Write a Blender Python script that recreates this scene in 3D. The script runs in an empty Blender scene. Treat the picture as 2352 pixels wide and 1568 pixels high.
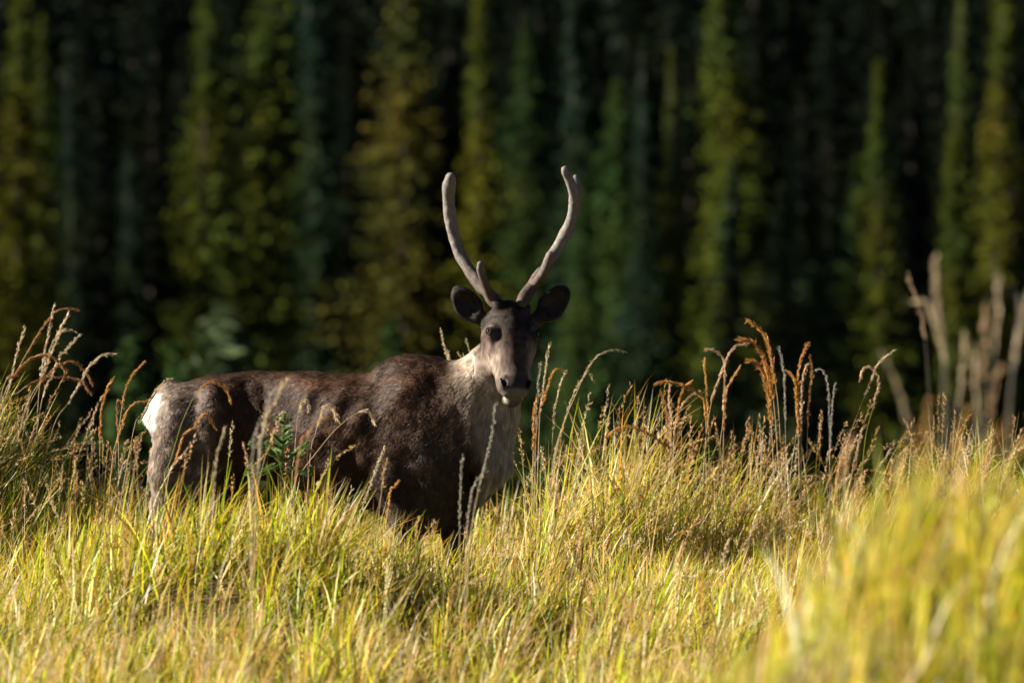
import bpy, math, random, time
import numpy as np
from mathutils import Vector, Matrix

T0 = time.perf_counter()
rng = np.random.default_rng(7)
random.seed(7)
scene = bpy.context.scene
col = scene.collection

# ------------------------------------------------------------------ camera
CAM_Z = 1.2
cam_data = bpy.data.cameras.new("camera")
cam_data.sensor_width = 36.0
cam_data.lens = 36.0 * 30.0 / (2352 / 516.8)
cam_data.clip_start = 0.5
cam_data.clip_end = 3000
cam_data.dof.use_dof = True
cam_data.dof.focus_distance = 29.75
cam_data.dof.aperture_fstop = 3.0
cam = bpy.data.objects.new("camera", cam_data)
cam.location = (0, 0, CAM_Z)
cam.rotation_euler = (math.radians(90), 0, 0)
col.objects.link(cam)
scene.camera = cam

# ------------------------------------------------------------------ light
SUN_EL = math.radians(24)
SUN_AZ = math.radians(-88)      # from +Y (the view direction) towards the left
sun_dir = Vector((math.sin(SUN_AZ) * math.cos(SUN_EL), math.cos(SUN_AZ) * math.cos(SUN_EL), math.sin(SUN_EL)))
world = bpy.data.worlds.new("World")
scene.world = world
world.use_nodes = True
wn = world.node_tree
bg = wn.nodes["Background"]
sky = wn.nodes.new("ShaderNodeTexSky")
sky.sky_type = 'NISHITA'
sky.sun_disc = False
sky.sun_elevation = SUN_EL
sky.sun_rotation = SUN_AZ
sky.altitude = 1800
sky.air_density = 0.15
sky.dust_density = 0.0
wn.links.new(sky.outputs[0], bg.inputs[0])
bg.inputs[1].default_value = 0.05
sl = bpy.data.lights.new("sun", 'SUN')
sl.energy = 5.0
sl.angle = math.radians(0.5)
sl.color = (1.0, 0.91, 0.77)
sun = bpy.data.objects.new("sun", sl)
sun.rotation_euler = sun_dir.to_track_quat('Z', 'Y').to_euler()
col.objects.link(sun)
scene.view_settings.view_transform = 'Standard'
scene.view_settings.look = 'None'
scene.view_settings.exposure = 1.85
scene.view_settings.gamma = 1
scene.view_settings.use_curve_mapping = False
scene.render.engine = 'CYCLES'
scene.cycles.max_bounces = 6
scene.cycles.diffuse_bounces = 1
scene.cycles.transmission_bounces = 3
scene.cycles.transparent_max_bounces = 6
scene.cycles.use_denoising = True
scene.cycles.sample_clamp_indirect = 4
scene.cycles_curves.shape = 'RIBBONS'
scene.cycles_curves.subdivisions = 1

# ------------------------------------------------------------------ measuring helpers
PX = 516.8        # measured picture units per metre at 30 m
def Q(qx, qy, d=30.0):
    """world point for a place measured in the photograph at distance d"""
    s = d / 30.0
    return np.array([(qx - 1176) / PX * s, d, CAM_Z + (784 - qy) / PX * s])
def C1(cx, cy, dy):      # enlarged antler view
    return Q((1700 + cx / 2.09) / 1.7415, (600 + cy / 2.09) / 1.7415, 30 + dy)
def C2(cx, cy, dy):      # enlarged head view
    return Q((1750 + cx / 2.528) / 1.7415, (1080 + cy / 2.528) / 1.7415, 30 + dy)
def unit(v):
    v = np.asarray(v, float)
    return v / (np.linalg.norm(v, axis=-1, keepdims=True) + 1e-12)

def _hash(i, j, k, seed):
    h = (i * 374761393 + j * 668265263 + k * 2147483647 + seed * 974634777) & 0x7fffffff
    h = ((h ^ (h >> 13)) * 1274126177) & 0x7fffffff
    h = h ^ (h >> 16)
    return (h & 0xffff) / 65535.0
def vnoise(p, freq, seed=0):
    """value noise 0..1 on n x 3 points, freq scalar or triple"""
    p = np.asarray(p, float) * np.asarray(freq, float)
    i = np.floor(p).astype(np.int64)
    f = p - i
    f = f * f * (3 - 2 * f)
    out = 0
    for dx in (0, 1):
        for dy in (0, 1):
            for dz in (0, 1):
                w = (f[..., 0] if dx else 1 - f[..., 0]) * (f[..., 1] if dy else 1 - f[..., 1]) * (f[..., 2] if dz else 1 - f[..., 2])
                out = out + w * _hash(i[..., 0] + dx, i[..., 1] + dy, i[..., 2] + dz, seed)
    return out
def sstep(a, b, x):
    t = np.clip((x - a) / (b - a), 0, 1)
    return t * t * (3 - 2 * t)

# ------------------------------------------------------------------ object helpers
def tag(o, label=None, cat=None, group=None, kind=None):
    if label: o['label'] = label
    if cat: o['category'] = cat
    if group: o['group'] = group
    if kind: o['kind'] = kind
    return o
def empty(name, loc=(0, 0, 0)):
    o = bpy.data.objects.new(name, None)
    o.location = loc
    o.empty_display_size = 0.1
    col.objects.link(o)
    return o
def link(name, data, parent=None, loc=(0, 0, 0)):
    o = bpy.data.objects.new(name, data)
    o.location = loc
    col.objects.link(o)
    if parent is not None:
        o.parent = parent
    return o
def mesh_from(name, verts, faces, mat=None, colors=None, smooth=False):
    """verts n x 3, faces m x k (one k) or list of such arrays"""
    if not isinstance(faces, list):
        faces = [faces]
    faces = [np.asarray(f, np.int32) for f in faces if len(f)]
    me = bpy.data.meshes.new(name)
    verts = np.asarray(verts, np.float32)
    me.vertices.add(len(verts))
    me.vertices.foreach_set("co", verts.ravel())
    nl = sum(f.size for f in faces)
    npoly = sum(len(f) for f in faces)
    me.loops.add(nl)
    me.loops.foreach_set("vertex_index", np.concatenate([f.ravel() for f in faces]))
    me.polygons.add(npoly)
    tot = np.concatenate([np.full(len(f), f.shape[1], np.int32) for f in faces])
    start = np.concatenate([[0], np.cumsum(tot)[:-1]]).astype(np.int32)
    me.polygons.foreach_set("loop_start", start)
    me.polygons.foreach_set("loop_total", tot)
    if smooth:
        me.polygons.foreach_set("use_smooth", np.ones(npoly, bool))
    me.update(calc_edges=True)
    if colors is not None:
        a = me.attributes.new("tint", 'FLOAT_COLOR', 'POINT')
        c = np.ones((len(verts), 4), np.float32)
        c[:, :3] = colors
        a.data.foreach_set("color", c.ravel())
    if mat:
        me.materials.append(mat)
    return me

# ------------------------------------------------------------------ materials
def new_mat(name):
    m = bpy.data.materials.new(name)
    m.use_nodes = True
    return m, m.node_tree.nodes, m.node_tree.links
def attr_mat(name, rough=0.6, spec=0.3, translucent=0.0, noise=None, trans_tint=(1, 1, 1)):
    """colour from the 'tint' attribute, optionally varied by noise and letting light through"""
    m, n, l = new_mat(name)
    b = n["Principled BSDF"]
    a = n.new("ShaderNodeAttribute"); a.attribute_name = "tint"
    src = a.outputs["Color"]
    if noise:
        sc_, lo, hi = noise
        t = n.new("ShaderNodeTexNoise"); t.inputs["Scale"].default_value = sc_; t.inputs["Detail"].default_value = 4
        mr = n.new("ShaderNodeMapRange"); mr.inputs[3].default_value = lo; mr.inputs[4].default_value = hi
        g = n.new("ShaderNodeNewGeometry")
        l.new(g.outputs["Position"], t.inputs["Vector"])
        l.new(t.outputs["Fac"], mr.inputs[0])
        mx = n.new("ShaderNodeMix"); mx.data_type = 'RGBA'; mx.blend_type = 'MULTIPLY'; mx.inputs[0].default_value = 1
        l.new(src, mx.inputs[6]); l.new(mr.outputs[0], mx.inputs[7])
        src = mx.outputs[2]
    l.new(src, b.inputs["Base Color"])
    b.inputs["Roughness"].default_value = rough
    b.inputs["Specular IOR Level"].default_value = spec
    if translucent > 0:
        tr = n.new("ShaderNodeBsdfTranslucent")
        m2 = n.new("ShaderNodeMix"); m2.data_type = 'RGBA'; m2.blend_type = 'MULTIPLY'; m2.inputs[0].default_value = 1
        l.new(src, m2.inputs[6]); m2.inputs[7].default_value = (*trans_tint, 1)
        l.new(m2.outputs[2], tr.inputs["Color"])
        ms = n.new("ShaderNodeMixShader"); ms.inputs[0].default_value = translucent
        l.new(b.outputs[0], ms.inputs[1]); l.new(tr.outputs[0], ms.inputs[2])
        l.new(ms.outputs[0], n["Material Output"].inputs["Surface"])
    return m
def flat_mat(name, color, rough=0.6, spec=0.3, noise=None):
    m, n, l = new_mat(name)
    b = n["Principled BSDF"]
    b.inputs["Roughness"].default_value = rough
    b.inputs["Specular IOR Level"].default_value = spec
    b.inputs["Base Color"].default_value = (*color, 1)
    if noise:
        t = n.new("ShaderNodeTexNoise"); t.inputs["Scale"].default_value = noise[0]; t.inputs["Detail"].default_value = 5
        g = n.new("ShaderNodeTexCoord"); l.new(g.outputs["Object"], t.inputs["Vector"])
        r = n.new("ShaderNodeValToRGB")
        r.color_ramp.elements[0].position = .3; r.color_ramp.elements[1].position = .7
        r.color_ramp.elements[0].color = (*[c * noise[1] for c in color], 1)
        r.color_ramp.elements[1].color = (*[c * noise[2] for c in color], 1)
        l.new(t.outputs["Fac"], r.inputs[0]); l.new(r.outputs[0], b.inputs["Base Color"])
    return m

def coat(m):
    """a coat is lit like the body it lies on: the strand shades with the direction it lies in"""
    n, l = m.node_tree.nodes, m.node_tree.links
    a = n.new("ShaderNodeAttribute"); a.attribute_name = "lie"
    l.new(a.outputs["Vector"], n["Principled BSDF"].inputs["Normal"])
    return m
M_grass = attr_mat("grass_blade", 0.42, 0.28, 0.46, trans_tint=(1.0, 1.0, 0.6))
M_seed = attr_mat("seed_head", 0.7, 0.2, 0.35)
M_skin = attr_mat("hide", 0.75, 0.15, 0, noise=(60, .75, 1.2))
M_fur = coat(attr_mat("fur", 0.45, 0.25, 0.35))
M_velvet = coat(attr_mat("antler_velvet", 0.75, 0.15, 0.35))
M_ground = flat_mat("soil_and_thatch", (0.085, 0.06, 0.03), .95, .05, (9, .5, 1.5))
def moss_far():
    """beyond the meadow the ground is dark moss and shrub"""
    n, l = M_ground.node_tree.nodes, M_ground.node_tree.links
    b = n["Principled BSDF"]
    g = n.new("ShaderNodeNewGeometry"); sp = n.new("ShaderNodeSeparateXYZ"); l.new(g.outputs["Position"], sp.inputs[0])
    mr = n.new("ShaderNodeMapRange"); mr.inputs[1].default_value = 36; mr.inputs[2].default_value = 60; l.new(sp.outputs[1], mr.inputs[0])
    t = n.new("ShaderNodeTexNoise"); t.inputs["Scale"].default_value = .7; t.inputs["Detail"].default_value = 6; l.new(g.outputs["Position"], t.inputs["Vector"])
    r = n.new("ShaderNodeValToRGB"); r.color_ramp.elements[0].position = .35; r.color_ramp.elements[1].position = .7
    r.color_ramp.elements[0].color = (.012, .016, .008, 1); r.color_ramp.elements[1].color = (.035, .04, .014, 1); l.new(t.outputs["Fac"], r.inputs[0])
    old = b.inputs["Base Color"].links[0].from_socket
    mx = n.new("ShaderNodeMix"); mx.data_type = 'RGBA'; l.new(mr.outputs[0], mx.inputs[0]); l.new(old, mx.inputs[6]); l.new(r.outputs[0], mx.inputs[7])
    l.new(mx.outputs[2], b.inputs["Base Color"])
moss_far()
M_bark = flat_mat("spruce_bark", (0.045, 0.036, 0.03), .9, .1, (6, .5, 1.4))

# ------------------------------------------------------------------ terrain
def gauss(x, y, cx, cy, sx, sy):
    return np.exp(-((x - cx) / sx) ** 2 - ((y - cy) / sy) ** 2)
def terrain(x, y):
    x = np.asarray(x, float); y = np.asarray(y, float)
    h = 0.02 * np.sin(x * 1.7 + .4) * np.cos(y * 1.1) + 0.015 * np.sin(x * 4.1 + y * 2.3)
    h = h + 0.56 * gauss(x, y, -3.15, 31.3, .85, 1.2)         # tussocky knoll behind on the left
    h = h + 0.31 * gauss(x, y, -1.1, 27.7, .72, 1.0)        # rise in front of the rump
    h = h - 0.02 * gauss(x, y, -0.1, 28.3, .6, 1.5)
    h = h + 0.10 * gauss(x, y, 1.6, 32.6, 2.2, 1.3)          # ridge behind on the right
    h = h + 0.24 * gauss(x, y, 0.42, 31.4, .42, .6)
    h = h - 0.32 * sstep(28.6, 23.6, y) + 0.78 * sstep(-.10, 1.0, x) * np.exp(-((y - 17.6) / 1.5) ** 2) + .12 * sstep(.9, 1.5, x) * np.exp(-((y - 17.6) / 1.5) ** 2)          # near mound on the right
    h = h + 0.14 * gauss(x, y, 3.0, 26, 1.2, 3)
    drop = sstep(34.5, 70, y)
    h = h + (.14 * (vnoise(np.stack([x, y, 0 * x], -1), 1.1, 77) - .5) + .15 * (vnoise(np.stack([x, y, 0 * x], -1), 2.3, 78) - .5)) * (y < 40)
    h = h - 8.5 * sstep(34.5, 120, y) - 1.5 * sstep(32.7, 37, y)
    far = np.clip(y - 168, 0, 400)
    h = h + 0.22 * far + .8 * sstep(60, 130, y) * np.sin(x * .11 + 1) * np.cos(y * .05)
    return h

# ------------------------------------------------------------------ surface nets
def surface_nets(F, xs, ys, zs):
    nx, ny, nz = F.shape
    S = F < 0
    c = S[:-1, :-1, :-1].astype(np.int8)
    tot = np.zeros((nx - 1, ny - 1, nz - 1), np.int8)
    for a in (0, 1):
        for b in (0, 1):
            for d in (0, 1):
                tot += S[a:nx - 1 + a, b:ny - 1 + b, d:nz - 1 + d]
    act = (tot > 0) & (tot < 8)
    I, J, K = np.nonzero(act)
    n = len(I)
    idx = np.full(act.shape, -1, np.int32)
    idx[I, J, K] = np.arange(n)
    V = np.zeros((n, 3)); W = np.zeros(n)
    corners = [(a, b, d) for a in (0, 1) for b in (0, 1) for d in (0, 1)]
    vals = {cc: F[I + cc[0], J + cc[1], K + cc[2]] for cc in corners}
    pos = lambda cc: np.stack([xs[I + cc[0]], ys[J + cc[1]], zs[K + cc[2]]], 1)
    for c0 in corners:
        for ax in range(3):
            if c0[ax] == 0:
                c1 = list(c0); c1[ax] = 1; c1 = tuple(c1)
                v0, v1 = vals[c0], vals[c1]
                m = (v0 < 0) != (v1 < 0)
                t = np.where(m, v0 / (v0 - v1 + 1e-20), 0)
                P = pos(c0) * (1 - t)[:, None] + pos(c1) * t[:, None]
                V += P * m[:, None]; W += m
    V /= W[:, None]
    quads = []
    def emit(ax):
        sl0 = [slice(1, -1)] * 3; sl0[ax] = slice(0, -1)
        a = S[tuple(sl0)]
        sl1 = list(sl0); sl1[ax] = slice(1, None)
        b = S[tuple(sl1)]
        ii = np.argwhere(a != b)
        sg = a[tuple(ii.T)]
        off = np.array([1, 1, 1]); off[ax] = 0
        ii = ii + off
        u, v = [(1, 2), (2, 0), (0, 1)][ax]
        def cell(du, dv):
            jj = ii.copy(); jj[:, u] -= du; jj[:, v] -= dv
            return idx[tuple(jj.T)]
        q = np.stack([cell(1, 1), cell(0, 1), cell(0, 0), cell(1, 0)], 1)
        q[~sg] = q[~sg][:, ::-1]
        q = q[(q >= 0).all(1)]
        quads.append(q)
    for ax in range(3):
        emit(ax)
    return V, np.concatenate(quads)
def smooth_mesh(V, Fq, it=2, lam=0.5):
    e = np.concatenate([Fq[:, [0, 1]], Fq[:, [1, 2]], Fq[:, [2, 3]], Fq[:, [3, 0]]])
    e = np.concatenate([e, e[:, ::-1]])
    deg = np.bincount(e[:, 0], minlength=len(V))
    for _ in range(it):
        A = np.stack([np.bincount(e[:, 0], V[e[:, 1], k], len(V)) for k in range(3)], 1) / np.maximum(deg, 1)[:, None]
        V = V + lam * (A - V)
    return V
def vertex_normals(V, Fq):
    n = np.cross(V[Fq[:, 2]] - V[Fq[:, 0]], V[Fq[:, 3]] - V[Fq[:, 1]])
    N = np.stack([sum(np.bincount(Fq[:, i], n[:, k], len(V)) for i in range(4)) for k in range(3)], 1)
    return unit(N)

class Field:
    """distance field on a (possibly uneven) grid, shapes blended in one after another"""
    def __init__(s, xs, ys, zs):
        s.xs, s.ys, s.zs = xs, ys, zs
        s.F = np.full((len(xs), len(ys), len(zs)), 1.0, np.float32)
    def region(s, lo, hi):
        r = []
        for g, a, b in zip((s.xs, s.ys, s.zs), lo, hi):
            i0 = max(np.searchsorted(g, a) - 1, 0); i1 = min(np.searchsorted(g, b) + 1, len(g))
            r.append(slice(i0, i1))
        X = s.xs[r[0]][:, None, None].astype(np.float32); Y = s.ys[r[1]][None, :, None].astype(np.float32); Z = s.zs[r[2]][None, None, :].astype(np.float32)
        return tuple(r), X, Y, Z
    def blend(s, r, d, k):
        A = s.F[r]
        if k > 0:
            h = np.clip(0.5 + 0.5 * (A - d) / k, 0, 1)
            s.F[r] = A * (1 - h) + d * h - k * h * (1 - h)
        else:
            s.F[r] = np.minimum(A, d)
    def cut(s, r, d, k):
        A = s.F[r]; d = -d
        h = np.clip(0.5 - 0.5 * (A - d) / k, 0, 1)
        s.F[r] = A * (1 - h) + d * h + k * h * (1 - h)
    def cone(s, a, b, ra, rb, k=0.03):
        a = np.asarray(a, float); b = np.asarray(b, float)
        R = max(ra, rb) + k + .02
        r, X, Y, Z = s.region(np.minimum(a, b) - R, np.maximum(a, b) + R)
        ab = b - a; L2 = (ab ** 2).sum()
        t = np.clip(((X - a[0]) * ab[0] + (Y - a[1]) * ab[1] + (Z - a[2]) * ab[2]) / L2, 0, 1)
        d = np.sqrt((X - a[0] - t * ab[0]) ** 2 + (Y - a[1] - t * ab[1]) ** 2 + (Z - a[2] - t * ab[2]) ** 2) - (ra + (rb - ra) * t)
        s.blend(r, d, k)
    def ell(s, c, rad, R=None, k=0.03, cut=False):
        """ellipsoid; R rows = its own axes"""
        c = np.asarray(c, float); rad = np.asarray(rad, float)
        R = np.eye(3) if R is None else np.asarray(R, float)
        m = rad.max() + k + .02
        r, X, Y, Z = s.region(c - m, c + m)
        p = [((X - c[0]) * R[i, 0] + (Y - c[1]) * R[i, 1] + (Z - c[2]) * R[i, 2]) for i in range(3)]
        k0 = np.sqrt(sum((p[i] / rad[i]) ** 2 for i in range(3)))
        k1 = np.sqrt(sum((p[i] / rad[i] ** 2) ** 2 for i in range(3))) + 1e-6
        d = k0 * (k0 - 1) / k1
        (s.cut if cut else s.blend)(r, d, k)
    def mesh(s, it=2):
        V, Fq = surface_nets(s.F, s.xs, s.ys, s.zs)
        return smooth_mesh(V, Fq, it), Fq

def hair_object(name, roots, normals, flow, length, radius, tint, mat, parent, lift=0.35, segs=5, clump=0.25):
    """soft hairs as real strands: roots n x 3, combed along flow"""
    n = len(roots)
    t = flow - (flow * normals).sum(1, keepdims=True) * normals
    t = unit(t)
    b = np.cross(normals, t)
    w = vnoise(roots, 38, 3) - .5
    w2 = vnoise(roots, 38, 9) - .5
    d0 = unit(t * 1.0 + normals * (lift + .8 * clump * w2)[:, None] + b * (clump * 1.6 * w + rng.normal(0, .10, n))[:, None])
    P = np.zeros((n, segs, 3), np.float32)
    dirv = unit(d0 + normals * .35)
    p = roots - normals * 0.003
    for k in range(segs):
        P[:, k] = p
        p = p + dirv * (length / (segs - 1))[:, None]
        dirv = unit(dirv * .8 + t * .3 + np.array([0, 0, -.04]))
    cv = bpy.data.hair_curves.new(name)
    cv.add_curves([segs] * n)
    cv.position_data.foreach_set("vector", P.ravel())
    rad = np.zeros((n, segs), np.float32)
    rad[:] = (radius * np.array([1, .95, .8, .5, .12])[:segs])[None, :] if np.isscalar(radius) else radius[:, None] * np.array([1, .95, .8, .5, .12])[None, :segs]
    ra = cv.attributes.get("radius") or cv.attributes.new("radius", 'FLOAT', 'POINT')
    ra.data.foreach_set("value", rad.ravel())
    sn = cv.attributes.new("lie", 'FLOAT_VECTOR', 'CURVE')
    sn.data.foreach_set("vector", unit(normals + dirv * .15 + rng.normal(0, .16, (n, 3))).astype(np.float32).ravel())
    a = cv.attributes.new("tint", 'FLOAT_COLOR', 'CURVE')
    c = np.ones((n, 4), np.float32); c[:, :3] = tint
    a.data.foreach_set("color", c.ravel())
    cv.materials.append(mat)
    o = link(name, cv, parent)
    return o
def scatter_on(V, Fq, N, dens):
    """area-weighted random points; dens(points) gives strands per square metre at each face"""
    A, B, C, D = (V[Fq[:, i]] for i in range(4))
    area = .5 * np.linalg.norm(np.cross(C - A, D - B), axis=1)
    cen = (A + B + C + D) / 4
    cnt = rng.poisson(area * dens(cen))
    f = np.repeat(np.arange(len(Fq)), cnt)
    u = rng.random(len(f))[:, None]; v = rng.random(len(f))[:, None]
    P = (A[f] * (1 - u) + B[f] * u) * (1 - v) + (D[f] * (1 - u) + C[f] * u) * v
    NA = (N[Fq[f, 0]] * (1 - u) + N[Fq[f, 1]] * u) * (1 - v) + (N[Fq[f, 3]] * (1 - u) + N[Fq[f, 2]] * u) * v
    return P, unit(NA)

# ------------------------------------------------------------------ ground: one sheet out to the far hill
def build_ground():
    gx = np.concatenate([-np.geomspace(900, 8, 40), np.arange(-7, 7.01, .12), np.geomspace(8, 900, 40)])
    gy = np.concatenate([np.arange(-40, 10, 4), np.arange(10, 37, .12), np.geomspace(37.5, 900, 70)])
    GX, GY = np.meshgrid(gx, gy, indexing='ij')
    GZ = terrain(GX, GY)
    V = np.stack([GX, GY, GZ], -1).reshape(-1, 3)
    nx, ny = GX.shape
    i = (np.arange(nx - 1)[:, None] * ny + np.arange(ny - 1)[None, :]).ravel()
    F = np.stack([i, i + ny, i + ny + 1, i + 1], 1)
    me = mesh_from("ground", V, F, M_ground, smooth=True)
    tag(link("ground", me), kind='structure')
build_ground()

# ------------------------------------------------------------------ spruce forest
def spruce_mat():
    m, n, l = new_mat("spruce_needles")
    b = n["Principled BSDF"]
    a = n.new("ShaderNodeAttribute"); a.attribute_name = "tint"
    oi = n.new("ShaderNodeObjectInfo")
    mx = n.new("ShaderNodeMix"); mx.data_type = 'RGBA'; mx.blend_type = 'MULTIPLY'; mx.inputs[0].default_value = 1
    l.new(a.outputs["Color"], mx.inputs[6]); l.new(oi.outputs["Color"], mx.inputs[7])
    l.new(mx.outputs[2], b.inputs["Base Color"])
    b.inputs["Roughness"].default_value = .85; b.inputs["Specular IOR Level"].default_value = .05
    tr = n.new("ShaderNodeBsdfTranslucent"); l.new(mx.outputs[2], tr.inputs["Color"])
    ms = n.new("ShaderNodeMixShader"); ms.inputs[0].default_value = .2
    l.new(b.outputs[0], ms.inputs[1]); l.new(tr.outputs[0], ms.inputs[2]); l.new(ms.outputs[0], n["Material Output"].inputs["Surface"])
    return m
M_spruce = spruce_mat()
def crown_arrays(r, H, R, levels, per, clumps, irregular=.5, shape=.75, low=.06, sz=1.0):
    """drooping whorls of needle clumps; returns verts, tri faces, tint"""
    n = levels * per
    z = low + (1 - low) * (np.repeat(np.arange(levels), per) + r.random(n)) / levels
    az = r.random(n) * 2 * math.pi
    prof = np.minimum((1 - z) ** shape, 1.0) * (1 - .25 * sstep(.25, .0, z))
    lump = .20 + 1.5 * vnoise(np.stack([np.cos(az) * 1.3, np.sin(az) * 1.3, z * H * .8], 1) + r.random() * 50, 1.0, 4)
    Lb = R * prof * (1 - irregular + irregular * 2 * r.random(n)) * lump + .05
    t = (np.arange(clumps)[None, :] + r.random((n, clumps))) / clumps
    rad = Lb[:, None] * (.12 + .88 * t)
    droop = -.35 * Lb[:, None] * t + .18 * Lb[:, None] * t ** 2 * 1.2
    P = np.stack([np.cos(az)[:, None] * rad, np.sin(az)[:, None] * rad, z[:, None] * H + droop], -1).reshape(-1, 3)
    P += r.normal(0, .03, P.shape)
    m = len(P)
    a2 = np.repeat(az, clumps) + r.normal(0, .7, m)
    size = sz * (.08 + .09 * r.random(m)) * (.6 + .5 * R) * (.55 + .6 * np.repeat(prof, clumps))
    d = unit(np.stack([np.cos(a2), np.sin(a2), r.normal(-.25, .35, m)], 1))
    up = unit(np.cross(d, r.normal(0, 1, (m, 3))))
    V = np.stack([P - d * size[:, None] * .7, P + up * size[:, None] * .55, P + d * size[:, None] * 1.1, P - up * size[:, None] * .55], 1).reshape(-1, 3)
    b = np.arange(m) * 4
    F = np.stack([b, b + 1, b + 2, b + 3], 1)
    c = np.tile(np.array([.85, 1.0, .9]), (m, 1)) * (.75 + .5 * r.random(m))[:, None]
    warm = vnoise(P, (1.2, 1.2, .8), 12)
    c = c * (1 - .0) * np.stack([1 + .7 * (warm - .4), 1 + .12 * (warm - .5), 1 - .5 * (warm - .4)], 1)
    return V, F, np.repeat(np.clip(c, .05, 2), 4, 0)
def trunk_arrays(H, r0, seg=10, sides=7, bend=.0, rr=None):
    z = np.linspace(0, 1, seg + 1)
    cx = bend * np.sin(z * 3.0) * H * .02
    rad = r0 * (1 - z) ** .8 + .012
    a = np.arange(sides) / sides * 2 * math.pi
    V = np.stack([cx[:, None] + rad[:, None] * np.cos(a), rad[:, None] * np.sin(a), np.repeat((z * H)[:, None], sides, 1)], -1).reshape(-1, 3)
    F = []
    for k in range(seg):
        for s in range(sides):
            s2 = (s + 1) % sides
            F.append((k * sides + s, k * sides + s2, (k + 1) * sides + s2, (k + 1) * sides + s))
    return V, np.array(F)
SPIRES = []
for i in range(7):
    r = np.random.default_rng(100 + i)
    V, F, c = crown_arrays(r, 16, [1.25, 1.4, 1.15, 1.5, 1.3, 1.6, 1.2][i], 150, 9, 12, irregular=.6, shape=.72, low=.05, sz=.52)
    SPIRES.append(mesh_from("crown", V, F, M_spruce, c))
YOUNG = []
for i in range(3):
    r = np.random.default_rng(200 + i)
    V, F, c = crown_arrays(r, 8, 1.0, 60, 8, 6, irregular=.4, shape=.62, low=.03)
    YOUNG.append(mesh_from("crown", V, F, M_spruce, c))
tv, tf = trunk_arrays(1.0, .0085)
tv = tv * np.array([.34, .34, 1])
TRUNK = mesh_from("trunk", tv, tf, M_bark, smooth=True)
COL = dict(olive=(.088, .100, .015), yellow=(.125, .120, .015), green=(.050, .080, .020), blue=(.030, .052, .029), dim=(.011, .018, .009), pale=(.095, .11, .05), rust=(.098, .085, .018))  # dim: needle colour darkened to stand for trees in shade
def spruce(qx, qtop, d, tone, label, wid=1.0, young=False, lean=0.0, var=0, group=None):
    x = (qx - 1176) / PX * d / 30
    gz = float(terrain(x, d)) - .15
    top = CAM_Z + (784 - qtop) / PX * d / 30
    H = max(top - gz, 3)
    t = empty("spruce_tree", (x, d, gz))
    t.rotation_euler = (0, lean + random.uniform(-.018, .018), random.uniform(0, .3))
    tag(t, label, "tree", group or "spruce trees of the forest behind")
    c = YOUNG[var % 3] if young else SPIRES[var % 7]
    h0 = 8 if young else 16
    o = link("crown", c, t)
    if 150 < qtop and not young: wid = wid * 1.35
    o.scale = (wid, wid, H / h0)
    o.rotation_euler = (0, 0, random.uniform(0, 6.28))
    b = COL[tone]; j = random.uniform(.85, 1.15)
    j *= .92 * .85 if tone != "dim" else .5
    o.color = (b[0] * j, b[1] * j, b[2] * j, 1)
    k = link("trunk", TRUNK, t)
    k.scale = (H * .75, H * .75, H * .98)
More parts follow.
